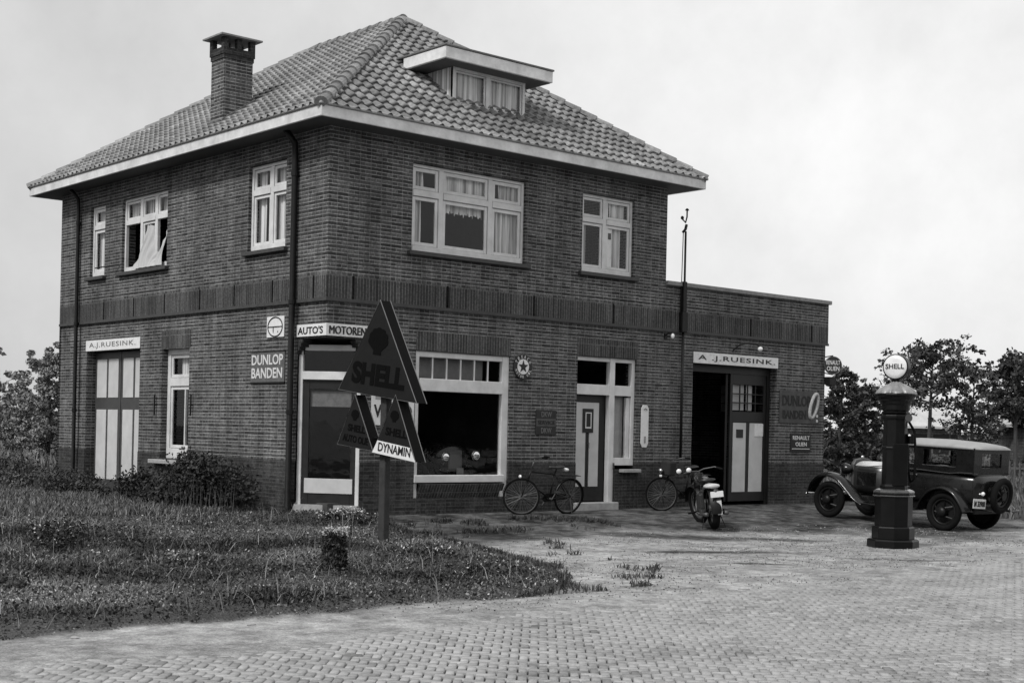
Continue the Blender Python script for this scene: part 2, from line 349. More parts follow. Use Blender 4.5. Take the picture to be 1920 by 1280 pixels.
def ell(cx, cy, a, b, ang):
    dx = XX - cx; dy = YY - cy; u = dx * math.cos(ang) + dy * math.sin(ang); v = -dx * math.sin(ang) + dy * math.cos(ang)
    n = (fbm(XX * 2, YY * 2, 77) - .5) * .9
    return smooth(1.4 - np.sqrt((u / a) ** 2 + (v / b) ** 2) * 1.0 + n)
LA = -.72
stain_shade = np.zeros_like(XX)
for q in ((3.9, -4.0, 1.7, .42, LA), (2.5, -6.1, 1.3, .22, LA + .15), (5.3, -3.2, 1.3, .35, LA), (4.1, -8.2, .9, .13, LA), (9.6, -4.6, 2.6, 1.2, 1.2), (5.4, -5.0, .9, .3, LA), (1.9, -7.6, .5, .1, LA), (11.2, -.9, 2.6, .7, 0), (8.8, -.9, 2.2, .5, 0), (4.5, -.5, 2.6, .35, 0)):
    stain_shade = np.maximum(stain_shade, ell(*q) * .9)  # oil stains, with shade painted in under the car and along the wall
dn = fbm(XX * .9, YY * .9, 91); stain_shade = np.maximum(stain_shade, smooth((YY + 5.4 + (dn - .5) * 3.0 - .12 * (8 - XX)) / 2.0) * (YY < 9) * (XX > -1) * (.62 + .55 * fbm(XX * 2.2, YY * 2.2, 92)))  # band of damp soil before the wall, shade painted in with it
stain_shade = np.maximum(stain_shade, .85 * smooth((road_b(XX) - .25 - YY) / .8) * (YY > -17))
gm = gmask(XX, YY)
MG = bpy.data.materials.new('ground_sand_soil'); MG.use_nodes = True
t = MG.node_tree; b = t.nodes['Principled BSDF']; Nn = t.nodes.new; L_ = t.links.new; b.inputs['Roughness'].default_value = .95; b.inputs['Specular IOR Level'].default_value = .15
co = Nn('ShaderNodeTexCoord')
def noise(sc, det=6, ro=.6):
    n = Nn('ShaderNodeTexNoise'); n.inputs['Scale'].default_value = sc; n.inputs['Detail'].default_value = det; n.inputs['Roughness'].default_value = ro; L_(co.outputs['Object'], n.inputs['Vector']); return n.outputs[0]
def mr(i, a, b_, c, d): 
    n = Nn('ShaderNodeMapRange'); n.inputs['From Min'].default_value = a; n.inputs['From Max'].default_value = b_; n.inputs['To Min'].default_value = c; n.inputs['To Max'].default_value = d; L_(i, n.inputs['Value']); return n.outputs[0]
def mth(op, a, b_):
    n = Nn('ShaderNodeMath'); n.operation = op
    for i, q in enumerate((a, b_)):
        if isinstance(q, (int, float)): n.inputs[i].default_value = q
        else: L_(q, n.inputs[i])
    return n.outputs[0]
def attr(nm): n = Nn('ShaderNodeAttribute'); n.attribute_name = nm; return n.outputs['Fac']
def mixf(f, a, b_):
    n = Nn('ShaderNodeMix'); n.data_type = 'FLOAT'; L_(f, n.inputs['Factor'])
    for k, q in (('A', a), ('B', b_)):
        if isinstance(q, (int, float)): n.inputs[k].default_value = q
        else: L_(q, n.inputs[k])
    return n.outputs['Result']
sand = mth('MULTIPLY', mr(noise(.7), .3, .7, .33, .48), mth('MULTIPLY', mth('MULTIPLY', mr(noise(6, 6, .8), .3, .7, .45, 1.35), mr(noise(2.1, 8, .75), .36, .62, .62, 1.15)), mr(noise(60, 3, .8), .25, .75, .5, 1.5)))
soil = mth('MULTIPLY', mr(noise(1.3), .3, .7, .05, .11), mr(noise(40, 4, .8), .3, .7, .5, 1.5))
c1 = mixf(mth('MULTIPLY', attr('stain_shade'), mr(noise(5), .35, .6, .72, 1.0)), sand, mth('MULTIPLY', sand, .035))
c2 = mixf(attr('grassy'), c1, soil); L_(c2, b.inputs['Base Color'])
bp = Nn('ShaderNodeBump'); bp.inputs['Strength'].default_value = .7; bp.inputs['Distance'].default_value = .05; L_(noise(22, 8, .8), bp.inputs['Height']); L_(bp.outputs[0], b.inputs['Normal'])
o = np_mesh('ground', np.stack([XX, YY, ZZ], -1).reshape(-1, 3), Fq, MG, attrs={'grassy': gm, 'stain_shade': stain_shade}); tag(o, kind='structure')

# ------------------------------------------------------------------ road of clinker bricks in herringbone
def herring(w=.072):
    X0, X1, Y0, Y1 = -13.5, 15.5, -16.6, -9.0
    a = math.pi / 4 + .05; ca, sa = math.cos(a), math.sin(a)
    out = []
    n = int(34 / w)
    L = 2 * w
    for i in range(-n, n):
        for j in range(-n // 2, n // 2):
            # herringbone cell
            bx = (i + 2 * j) * w if False else None
            break
        break
    # tile: horizontal brick at (k+4m)*w , vertical next to it
    K = int(30 / w)
    for row in range(-K, K):
        for m_ in range(-K // 4 - 1, K // 4 + 2):
            hx = (row + 4 * m_) * w; hy = row * w
            out.append((hx + w, hy + w / 2, 0)); out.append((hx + 2.5 * w, hy, 1))
    A = np.array(out)
    x = A[:, 0] * ca - A[:, 1] * sa; y = A[:, 0] * sa + A[:, 1] * ca
    x += -1; y += -12
    k = (x > X0) & (x < X1) & (y > Y0) & (y < Y1)
    # only what a nearby camera could see
    return x[k], y[k], A[k, 2], a
bx, by, bo, ba = herring()
nb = len(bx); rg = np.random.RandomState(3)
w = .072; hl = np.where(bo == 0, w, w / 2) - .0035 - rg.rand(nb) * .004; hw = np.where(bo == 0, w / 2, w) - .0035 - rg.rand(nb) * .004
jit = rg.randn(nb) * .018; ang = ba + jit
tx = rg.randn(nb) * .013; ty = rg.randn(nb) * .013; zz = -.266 + rg.randn(nb) * .003 + (fbm(bx * .7, by * .7, 88) - .5) * .045
zz -= smooth((by - road_b(bx) - .1) / .8) * .03
ch = .004
tmpl = [(-1, -1, 0, 0), (1, -1, 0, 0), (1, 1, 0, 0), (-1, 1, 0, 0), (-1, -1, 0, 1), (1, -1, 0, 1), (1, 1, 0, 1), (-1, 1, 0, 1), (-1, -1, 1, 1), (1, -1, 1, 1), (1, 1, 1, 1), (-1, 1, 1, 1)]
V = np.zeros((nb, 12, 3))
for i, (sx, sy, low, ins) in enumerate(tmpl):
    if i < 4: ux, uy, uz = sx * hl, sy * hw, -.05
    elif i < 8: ux, uy, uz = sx * hl, sy * hw, -.009
    else: ux, uy, uz = sx * (hl - ch), sy * (hw - ch), 0
    V[:, i, 0] = bx + ux * np.cos(ang) - uy * np.sin(ang); V[:, i, 1] = by + ux * np.sin(ang) + uy * np.cos(ang); V[:, i, 2] = zz + uz + ux * tx + uy * ty
ft = np.array([(8, 9, 10, 11), (4, 5, 9, 8), (5, 6, 10, 9), (6, 7, 11, 10), (7, 4, 8, 11), (0, 1, 5, 4), (1, 2, 6, 5), (2, 3, 7, 6), (3, 0, 4, 7)])
Fb = (np.arange(nb)[:, None, None] * 12 + ft[None]).reshape(-1, 4)
cv = np.repeat(np.clip(.275 + rg.randn(nb) * .045 - (rg.rand(nb) < .08) * .09, .10, .38), 12)
MRD = bpy.data.materials.new('road_clinker'); MRD.use_nodes = True; t = MRD.node_tree; b = t.nodes['Principled BSDF']; Nn = t.nodes.new; L_ = t.links.new
b.inputs['Roughness'].default_value = .8; b.inputs['Specular IOR Level'].default_value = .3; co = Nn('ShaderNodeTexCoord')
dust = mr(noise(1.1, 6, .65), .35, .65, 0, .7)
mp = Nn('ShaderNodeMapping'); mp.inputs['Scale'].default_value = (.35, 1.6, 1); L_(co.outputs['Object'], mp.inputs['Vector']); nw = Nn('ShaderNodeTexNoise'); nw.inputs['Scale'].default_value = 1; nw.inputs['Detail'].default_value = 6; nw.inputs['Roughness'].default_value = .7; L_(mp.outputs[0], nw.inputs['Vector'])
base = mth('MULTIPLY', mth('MULTIPLY', attr('tone'), mr(noise(50, 4, .7), .3, .7, .7, 1.3)), mr(nw.outputs[0], .35, .65, .72, 1.15))
L_(mixf(dust, base, .36), b.inputs['Base Color'])
bp = Nn('ShaderNodeBump'); bp.inputs['Strength'].default_value = .4; bp.inputs['Distance'].default_value = .004; L_(noise(90, 4, .7), bp.inputs['Height']); L_(bp.outputs[0], b.inputs['Normal'])
o = np_mesh('road', V.reshape(-1, 3), Fb, MRD, attrs={'tone': cv}, smooth_=False); tag(o, kind='structure')

# ------------------------------------------------------------------ the house
H = thing('brick_house', 'two storey brown brick garage house with hipped pantile roof and low flat annex', 'building', (0, 0, 0))
L1, L2, XA, ZB, ZS, ZAN = 8.04, 10.53, 13.43, 3.5, 6.33, 4.48
def wall_holes(mb, fr, u0, u1, z0, z1, holes, dep=.3):
    us = sorted({u0, u1} | {h[i] for h in holes for i in (0, 1)}); zs = sorted({z0, z1} | {h[i] for h in holes for i in (2, 3)})
    us = [u for u in us if u0 <= u <= u1]; zs = [z for z in zs if z0 <= z <= z1]
    for i in range(len(us) - 1):
        for j in range(len(zs) - 1):
            cu, cz = (us[i] + us[i + 1]) / 2, (zs[j] + zs[j + 1]) / 2
            if any(h[0] < cu < h[1] and h[2] < cz < h[3] for h in holes): continue
            mb.quad(fr(us[i], 0, zs[j]), fr(us[i + 1], 0, zs[j]), fr(us[i + 1], 0, zs[j + 1]), fr(us[i], 0, zs[j + 1]))
    for h in holes:
        a, b_, c, d = h[:4]
        if a == 0: continue
        c = max(c, z0); d = min(d, z1)
        mb.quad(fr(a, 0, c), fr(a, dep, c), fr(a, dep, d), fr(a, 0, d)); mb.quad(fr(b_, 0, c), fr(b_, dep, c), fr(b_, dep, d), fr(b_, 0, d))
        if d < z1 - 1e-6: mb.quad(fr(a, 0, d), fr(b_, 0, d), fr(b_, dep, d), fr(a, dep, d))
        if c > z0 + 1e-6: mb.quad(fr(a, 0, c), fr(b_, 0, c), fr(b_, dep, c), fr(a, dep, c))
BWn = (1.66, 4.25, 4.45, 5.96); SWn = (5.69, 7.10, 4.46, 5.96)
W1 = (8.33, 9.03, 4.44, 5.93); W2 = (5.57, 7.53, 4.44, 5.93); W3 = (1.27, 2.51, 4.45, 5.96)
SHOP = (1.84, 3.99, .20, 2.75); DOOR = (5.68, 7.30, -.2, 2.86); DOORB = (6.74, 7.30, -.2, .70); GAR = (8.95, 11.68, -.5, 2.88)
LDOOR = (6.69, 9.18, -.5, 2.88); LWIN = (4.64, 5.75, .72, 2.84); CF = (0, .70, -.5, 2.87); CL = (0, .86, -.5, 2.87)
m = MB(); wall_holes(m, FU, -.04, L1, 3.905, ZS + .02, [BWn, SWn]); wall_holes(m, LU, -.04, L2, 3.905, ZS + .02, [W1, W2, W3])
m.quad((L1, -.04, 3.905), (L1, L2, 3.905), (L1, L2, ZS + .02), (L1, -.04, ZS + .02)); m.quad((-.04, L2, -.4), (L1, L2, -.4), (L1, L2, ZS), (-.04, L2, ZS))
wu = m.build('wall', M_BR, H, norm=False)
m = MB(); wall_holes(m, FU, L1, XA, 3.905, 4.40, []); m.quad((XA, -.04, 3.905), (XA, 8, 3.905), (XA, 8, 4.4), (XA, -.04, 4.4)); m.build('wall', M_BR, H, norm=False)
# soldier band with its ledge
m = MB(); bt = 3.905
slF = [.48, 2.47, 4.5, 6.57, 8.64, 10.71, 12.82]; slL = [.36, 1.65, 2.95, 4.22, 5.62, 6.94, 8.31, 9.65]
def band(fr, u0, u1, sl):
    e = [u0] + [v for s_ in sl for v in (s_ - .025, s_ + .025)] + [u1]
    for i in range(0, len(e), 2): m.quad(fr(e[i], -.002, ZB), fr(e[i + 1], -.002, ZB), fr(e[i + 1], -.002, bt), fr(e[i], -.002, bt))
    for s_ in sl:
        a, b_ = s_ - .025, s_ + .025
        m.quad(fr(a, .06, ZB), fr(b_, .06, ZB), fr(b_, .06, bt), fr(a, .06, bt)); m.quad(fr(a, -.002, ZB), fr(a, .06, ZB), fr(a, .06, bt), fr(a, -.002, bt)); m.quad(fr(b_, -.002, ZB), fr(b_, .06, ZB), fr(b_, .06, bt), fr(b_, -.002, bt))
band(FU, -.042, XA, slF); band(LU, -.042, L2, slL)
m.quad((-.042, -.042, ZB), (XA, -.042, ZB), (XA, .04, ZB), (-.042, .04, ZB)); m.quad((-.042, -.042, ZB), (.04, -.042, ZB), (.04, L2, ZB), (-.042, L2, ZB))
m.quad((XA, -.042, ZB), (XA, 8, ZB), (XA, 8, bt), (XA, -.042, bt))
m.build('soldier_band', M_BRS, H, norm=False)
m = MB(); m.box(-.055, XA + .012, -.058, -.02, ZB - .03, ZB + .022); m.box(-.058, -.02, -.0555, L2, ZB - .031, ZB + .021); m.build('ledge', M_SILL, H)
# lower walls
m = MB(); PL = .82
wall_holes(m, FL, 0, XA - .04, PL, ZB, [SHOP, (5.68, 7.30, PL, 2.86), GAR, CF]); wall_holes(m, LL, 0, L2, PL, ZB, [LDOOR, LWIN, CL])
m.quad((XA - .04, 0, PL), (XA - .04, 8, PL), (XA - .04, 8, ZB), (XA - .04, 0, ZB)); m.build('wall', M_BR, H, norm=False)
m = MB(); FP = Frame((0, -.012, 0)); LP = Frame((-.012, 0, 0), (0, 1, 0), (1, 0, 0))
wall_holes(m, FP, .70, 5.68, -.5, PL, [(SHOP[0], SHOP[1], .20, PL)]); m.build('plinth', M_BRP, H, norm=False)
m = MB(); wall_holes(m, FP, 6.72, GAR[0], -.5, PL, [(6.72, 7.30, .70, PL)]); m.build('plinth', M_BRP, H, norm=False)
m = MB(); wall_holes(m, FP, GAR[1], XA - .03, -.5, PL, []); m.quad((XA - .03, -.012, -.5), (XA - .03, 8, -.5), (XA - .03, 8, PL), (XA - .03, -.012, PL)); m.build('plinth', M_BRP, H, norm=False)
m = MB(); wall_holes(m, LP, .86, 6.69, -.5, PL, [(4.64, 5.75, .72, PL)]); m.build('plinth', M_BRP, H, norm=False)
m = MB(); wall_holes(m, LP, 9.18, L2, -.5, PL, []); m.build('plinth', M_BRP, H, norm=False)
for fr_, e0, e1 in ((FL, GAR[0], GAR[1]), (LL, 6.69, 9.18), (FL, 5.68, 5.68)):
    for e in {e0, e1}: m = MB(); m.quad(fr_(e, -.012, -.5), fr_(e, .3, -.5), fr_(e, .3, PL), fr_(e, -.012, PL)); m.build('plinth', M_BRP, H, norm=False)
# ceiling over the cut corner
m = MB(); m.quad((0, 0, 2.872), (.72, 0, 2.872), (.9, 1.1, 2.872), (0, .88, 2.872)); m.build('corner_soffit', M_BRP, H, norm=False)
m = MB(); mc_ = MB()
for k in range(4): s_ = .05 + k * .045; m.box(.80 - s_ + .11, .87, .0, .18, 2.86 - (4 - k) * .062, 2.862 - (3 - k) * .062, LL); mc_.box(.71 - s_ + .06, .71, .0, .18, 2.86 - (4 - k) * .062, 2.862 - (3 - k) * .062, FL)
m.build('corbel', M_BRP, H); mc_.build('corbel', M_BRP, H)
# soldier lintels, 6 mm proud
for fr, a, b_, c, d in ((FL, 1.84, 3.99, 2.76, 3.09), (FL, 5.66, 7.33, 2.87, 3.20), (LL, 4.60, 5.78, 2.85, 3.18)):
    m = MB(); m.box(a, b_, -.006, .02, c, d, fr); m.build('lintel', M_BRS, H)
# dark interior: floor slabs and partitions
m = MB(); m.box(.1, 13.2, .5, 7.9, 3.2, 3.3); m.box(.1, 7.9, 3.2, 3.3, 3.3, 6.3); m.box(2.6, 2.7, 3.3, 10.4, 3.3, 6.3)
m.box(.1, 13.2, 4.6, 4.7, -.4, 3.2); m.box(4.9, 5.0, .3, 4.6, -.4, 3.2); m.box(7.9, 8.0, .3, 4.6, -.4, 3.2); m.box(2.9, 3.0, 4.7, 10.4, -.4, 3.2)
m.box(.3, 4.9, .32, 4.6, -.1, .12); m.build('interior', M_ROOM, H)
m = MB(); m.box(8.0, XA - .05, -.0, 7.95, 4.2, 4.28); m.build('annex_roof', M_CONC, H)
m = MB(); m.box(L1 + .001, XA + .05, -.10, .16, 4.40, 4.485); m.box(XA - .2, XA + .051, .16, 8, 4.40, 4.486); m.build('coping', M_CONC, H, bevel=.01)

# eaves ring
o_ = .56; m = MB()
def ring(z0, z1, oo, ii):
    m.box(-oo, L1 + oo, -oo, -ii, z0, z1); m.box(-oo, L1 + oo, L2 + ii, L2 + oo, z0, z1); m.box(-oo, -ii, -ii, L2 + ii, z0, z1); m.box(L1 + ii, L1 + oo, -ii, L2 + ii, z0, z1)
ring(6.325, 6.505, o_, o_ - .04); EAV = m.build('eaves_fascia', M_FASC, H, bevel=.008)
m = MB(); ring(6.506, 6.555, o_ + .035, o_ - .10); m.build('gutter', mat('gutter_zinc', .30, .6, var=.25, scale=4), H, bevel=.012)
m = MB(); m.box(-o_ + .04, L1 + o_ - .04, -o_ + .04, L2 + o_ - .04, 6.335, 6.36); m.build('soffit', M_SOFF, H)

# pantiled hipped roof
E0, ZE = -.54, 6.515; APX = (4.02, 3.58, 9.62); APB = (4.02, L2 - 3.58, 9.62); XE, YE = L1 + .54, L2 + .54
MT = bpy.data.materials.new('pantiles'); MT.use_nodes = True; t = MT.node_tree; b = t.nodes['Principled BSDF']; Nn = t.nodes.new; L_ = t.links.new; b.inputs['Roughness'].default_value = .5; b.inputs['Specular IOR Level'].default_value = .5; co = Nn('ShaderNodeTexCoord')
L_(mth('MULTIPLY', mr(noise(1.1), .3, .7, .14, .27), mth('MULTIPLY', mr(noise(14, 5, .8), .3, .7, .45, 1.45), attr('tone'))), b.inputs['Base Color'])
TW, TR = .215, .26
def slope(name, P0, P1, A0, A1, fine=True):
    """eave from P0 to P1, ridge from A0 to A1 (A0==A1 for a triangle)."""
    P0, P1, A0, A1 = map(np.array, (P0, P1, A0, A1)); U = P1 - P0; Lw = np.linalg.norm(U); U = U / Lw
    Am = (A0 + A1) / 2; up_ = Am - P0; up_ = up_ - U * (up_ @ U); Hs = np.linalg.norm(up_); Vv = up_ / Hs; Nm = np.cross(U, Vv); Nm *= np.sign(Nm[2])
    aL = (A0 - P0) @ U; aR = (A1 - P0) @ U
    nrow = int(round(Hs / TR)); sub = 5 if fine else 3; nc = int(Lw / TW * (10 if fine else 6))
    V = []; F = []; T = []; 
    vs = []
    for r_ in range(nrow):
        for k in range(sub): vs.append((r_, (k + (0 if k else .001)) / (sub - 1.0)))
    n = nc + 1; base = None
    for (r_, tt) in vs:
        v = (r_ + tt) * Hs / nrow; f = v / Hs
        lo = aL * f; hi = Lw + (aR - Lw) * f
        x = np.linspace(0, Lw, n); xs = np.clip(x, lo, hi)
        ph = xs / TW * 2 * np.pi
        wv = .036 * (np.maximum(0, np.cos(ph)) ** .8 * 1.15 - .35 * np.maximum(0, -np.cos(ph)))
        col = np.floor(xs / TW + .5)
        jt = (vnoise(col + .5, np.full(n, r_ + .5), 4) - .5) * .016
        lift = .048 * (1 - tt) + jt
        # rounded lower lip of each tile
        p = P0 + np.outer(xs, U) + Vv * (v - .045 * (tt < .01)) + np.outer(wv + lift, Nm)
        V.append(p); T.append(.45 + 1.1 * vnoise(col + .5, np.full(n, r_ + .5), 8))
    V = np.array(V); T = np.array(T); rows = V.shape[0]; ix = np.arange(rows * n).reshape(rows, n)
    F = np.stack([ix[:-1, :-1], ix[:-1, 1:], ix[1:, 1:], ix[1:, :-1]], -1).reshape(-1, 4)
    ob = np_mesh(name, V.reshape(-1, 3), F, MT, attrs={'tone': T}, parent=H, smooth_=False)
    return ob
roof = slope('roof', (E0, E0, ZE), (XE, E0, ZE), APX, APX)
roofs = [roof, slope('roof', (E0, YE, ZE), (E0, E0, ZE), APB, APX), slope('roof', (XE, E0, ZE), (XE, YE, ZE), APX, APB, False), slope('roof', (XE, YE, ZE), (E0, YE, ZE), APB, APB, False)]
# ridge and hip tiles: short overlapping half barrels, one mesh per line
def ridge(P0, P1, lf0=.038):
    P0, P1 = Vector(P0), Vector(P1); L = (P1 - P0).length; d = (P1 - P0).normalized(); n = int(L / .36); m = MB(); side = d.cross(Vector((0, 0, 1))).normalized(); upv = side.cross(d).normalized()
    for k in range(n):
        a = P0 + d * (k * L / n - .03); b_ = P0 + d * ((k + 1) * L / n)
        rings = []
        for (p, r_, lf) in ((a, .118, lf0), (a + d * .03, .118, lf0), (a * .3 + b_ * .7, .106, .024), (b_, .100, .018)):
            rings.append([p + side * (r_ * math.cos(an)) + upv * (r_ * .95 * math.sin(an) + lf - .02) for an in [math.pi * q / 8 for q in range(9)]] + [p + upv * (-.06)])
        m.loft(rings)
    ob = m.build('ridge_tiles', MT, roof, smooth=False)
    return ob
for q in (((E0, E0, ZE), APX), ((XE, E0, ZE), APX), ((E0, YE, ZE), APB), ((XE, YE, ZE), APB), (APX, APB)):
    ob = ridge(*q, *(() if q[0][0] == E0 and q[0][1] == E0 else (.030,))); me = ob.data; at = me.attributes.new('tone', 'FLOAT', 'POINT'); at.data.foreach_set('value', np.repeat(.6 + .7 * np.random.RandomState(5).rand(len(me.vertices) // 40 + 1), 40)[:len(me.vertices)].astype(np.float32))
# chimney
m = MB(); m.box(.1, .70, 3.75, 4.22, 6.5, 8.28); ch_ = m.build('chimney', M_BR, roof)
m = MB()
for z0, z1, e in ((8.16, 8.24, .015), (8.241, 8.36, .03)): m.box(.1 - e, .70 + e, 3.75 - e, 4.22 + e, z0, z1)
for x in (.07, .35, .63):
    for y in (3.72, 4.15): m.box(x, x + .10, y, y + .10, 8.355, 8.55)
m.build('chimney_head', M_BRP, roof)
m = MB(); c0 = [(-.03, 3.62), (.83, 3.62), (.83, 4.35), (-.03, 4.35)]
m.add([(x, y, 8.55) for x, y in c0] + [(x, y, 8.58) for x, y in c0] + [(.40, 3.985, 8.68)], [(0, 1, 2, 3), (0, 1, 5, 4), (1, 2, 6, 5), (2, 3, 7, 6), (3, 0, 4, 7), (4, 5, 8), (5, 6, 8), (6, 7, 8), (7, 4, 8)]); m.build('chimney_cap', M_CONC, roof)
m = MB(); m.box(.06, .76, 3.70, 4.26, 6.75, 7.05); m.v = [(x, y, z + (.68 * (x - .1))) for x, y, z in m.v]; m.build('chimney_flashing', mat('lead', .12, .6, var=.3), roof)
# dormer
D = MB(); yd = .45; dx0, dx1 = 2.87, 4.60; zb = 7.24; zt = 8.02; sl = .744
def rz(y): return ZE + sl * (y - E0) * 1.0
yb = E0 + (zt - ZE) / sl
for dxx in (dx0, dx1): D = MB(); D.quad((dxx, yd, zb), (dxx, yb, zt), (dxx, yd, zt)); D.build('dormer_cheek', M_CURT, H, norm=False)
m = MB(); m.box(2.42, 4.98, .10, 1.35, 7.93, 8.14); dr = m.build('dormer_roof', M_FASC, H, bevel=.01)
m = MB(); m.box(2.40, 5.00, .08, 1.55, 8.142, 8.175); m.build('dormer_lead', mat('lead', .12), H, bevel=.006)
m = MB(); m.box(2.46, 4.94, .14, 1.3, 7.915, 7.93); m.build('dormer_soffit', M_SOFF, H)

# ------------------------------------------------------------------ windows
def curtain(fr, u0, u1, z0, z1, d, parent, amp=.042, fold=.12, m_=None, top=None, name='curtain'):
    mb = MB(); nu = max(6, int((u1 - u0) / .018)); sd = rnd.random() * 9
    def fn(a, b_):
        u = u0 + a * (u1 - u0); z = z0 + b_ * (z1 - z0)
        return fr(u, d + amp * math.sin(u / fold * 6.283 + sd + .6 * math.sin(u * 9 + b_ * 2)) + amp * .5 * math.sin(u / fold * 2.3 * 6.283 + sd), z)
    mb.sheet(fn, nu, 4); return mb.build(name, m_ or M_CURT, parent, smooth=True, norm=False)
def window(fr, u0, u1, z0, z1, muls, tran, rec=.06, fw_=.055, sash=.035, mw=.05, tw=.10, sill=.1, curtains=(), skip=(), bot=.05, sillm=None, side='F', glass_skip=()):
    m = MB(); dp = .07
    a, b_ = rec, rec + dp
    m.box(u0, u0 + fw_, a, b_, z0, z1, fr); m.box(u1 - fw_, u1, a, b_, z0, z1, fr)
    m.box(u0 + fw_, u1 - fw_, a + .003, b_, z1 - fw_, z1, fr); m.box(u0 + fw_, u1 - fw_, a - .012, b_, z0, z0 + fw_ + bot, fr)
    cu = [u0 + fw_] + [v for q in muls for v in (q - mw, q + mw)] + [u1 - fw_]
    zz_ = [z0 + fw_ + bot] + ([tran - tw / 2, tran + tw / 2] if tran else []) + [z1 - fw_]
    for q in muls: m.box(q - mw, q + mw, a + .006, b_, z0 + fw_ + bot, z1 - fw_, fr)
    if tran:
        for i in range(0, len(cu), 2): m.box(cu[i], cu[i + 1], a - .004, b_, tran - tw / 2, tran + tw / 2, fr)
    w = m.build('window', M_WHITE, H, bevel=.006)
    cells = [(cu[i], cu[i + 1], zz_[j], zz_[j + 1], i // 2, j // 2) for i in range(0, len(cu), 2) for j in range(0, len(zz_), 2)]
    ms = MB(); mg = []
    for (ua, ub, za, zb_, i, j) in cells:
        if (i, j) in skip: continue
        g_ = .008; ua += g_; ub -= g_; za += g_; zb_ -= g_; da, db = a + .022, a + .055
        ms.box(ua, ua + sash, da, db, za, zb_, fr); ms.box(ub - sash, ub, da, db, za, zb_, fr); ms.box(ua + sash, ub - sash, da + .002, db, za, za + sash, fr); ms.box(ua + sash, ub - sash, da + .002, db, zb_ - sash, zb_, fr)
        if (i, j) not in glass_skip: mg.append((ua + sash, ub - sash, za + sash, zb_ - sash))
    ms.build('sash', M_WHITE, w, bevel=.004)
    for q in mg: x = MB(); x.quad(fr(q[0], a + .04, q[2]), fr(q[1], a + .04, q[2]), fr(q[1], a + .04, q[3]), fr(q[0], a + .04, q[3])); x.build('pane', M_GLASS, w, norm=False)
    for c in curtains: curtain(fr, *c[:4], a + .13, w, **(c[4] if len(c) > 4 else {}))
    if sill: x = MB(); x.box(u0 - .09, u1 + .09, -.09, rec + .02, z0 - .075, z0 - .002, fr); x.build('window_sill', sillm or M_SILL, w, bevel=.008)
    return w
C = lambda *a, **k: tuple(a) + ((k,) if k else ())
# big first-floor window
w = window(FU, *BWn, [2.33, 3.455], 5.465, curtains=[C(1.70, 1.96, 4.5, 5.4), C(1.70, 2.02, 5.5, 5.92), C(2.36, 3.42, 5.5, 5.92, amp=.012), C(3.66, 4.22, 4.5, 5.4), C(3.70, 4.22, 5.5, 5.92)], tw=.11, sash=.06)
mb = MB()
def val(a, b_):
    u = 2.42 + a * .95; bot = 5.22 + .015 * math.sin(a * 31) + .02 * math.sin(a * 87) + .012 * math.sin(a * 143); return FU(u, .2 + .012 * math.sin(u * 60), bot + (5.42 - bot) * b_)
mb.sheet(val, 220, 3); mb.build('valance', M_CURT, w, smooth=True, norm=False)
w = window(FU, *SWn, [6.345], 5.475, curtains=[C(5.73, 5.92, 4.5, 5.4), C(5.73, 5.92, 5.5, 5.92), C(6.62, 6.88, 4.5, 5.4), C(6.55, 6.98, 5.5, 5.92)], sash=.05)
curtain(FU, 6.46, 6.60, 4.56, 5.4, .12, w, amp=.004, m_=M_ENW, name='blind')
for q in ((5.16, 5.28), (4.56, 4.61)): x = MB(); x.box(6.49, 6.57, .108, .114, q[0], q[1], FU); x.build('blind_mark', M_DARK, w)
# left wall, upper
w = window(LU, *W3, [1.84], 5.49, curtains=[C(1.32, 1.50, 4.5, 5.92, amp=.01), C(1.57, 1.80, 4.5, 5.92, amp=.01), C(1.90, 2.10, 4.5, 5.92, amp=.01), C(2.20, 2.46, 4.5, 5.92, amp=.01)], sash=.05)
w = window(LU, *W1, [], 5.49, curtains=[C(8.38, 8.60, 4.5, 5.9, amp=.01), C(8.72, 8.98, 4.5, 5.9, amp=.01)], sash=.06)
w = window(LU, *W2, [6.16, 6.80], 5.45, curtains=[C(5.62, 5.80, 5.5, 5.9, amp=.01), C(5.88, 6.10, 5.5, 5.9, amp=.01), C(6.22, 6.42, 5.5, 5.9, amp=.01), C(6.50, 6.76, 5.5, 5.9, amp=.01), C(6.86, 7.05, 5.5, 5.9, amp=.01), C(7.15, 7.48, 5.5, 5.9, amp=.01)], sash=.045, skip=((0, 0), (2, 0)), glass_skip=())
x = MB()
def drape(a, b_):
    y = 6.98 - a * 1.28; top = 4.50 + float(np.interp(a, [0, .12, .30, .50, .60, .72, .9, 1], [.04, .30, .86, .80, .35, .22, .62, .72]))
    z = 4.47 + (top - 4.47) * b_; return (-.10 + .16 * b_ + .018 * math.sin(a * 34 + b_ * 3) + .012 * math.sin(a * 71 - b_ * 4), y + .05 * math.sin(b_ * 6), z)
x.sheet(drape, 90, 14); x.build('airing_sheet', mat('bed_linen', .45, .9, var=.05), w, smooth=True, norm=False)
x = MB(); x.tube([(-.06, 7.6, 4.62), (-.35, 8.1, 4.55)], .012); x.build('window_stay', M_BLACK, w)
# dormer window
FD = Frame((0, yd, 0)); w = window(FD, dx0, dx1, zb, 7.93, [3.70], None, rec=0, fw_=.06, sash=.03, mw=.045, sill=0, curtains=[C(2.93, 3.64, 7.3, 7.9, amp=.012), C(3.76, 4.54, 7.3, 7.9, amp=.012)], bot=.01)
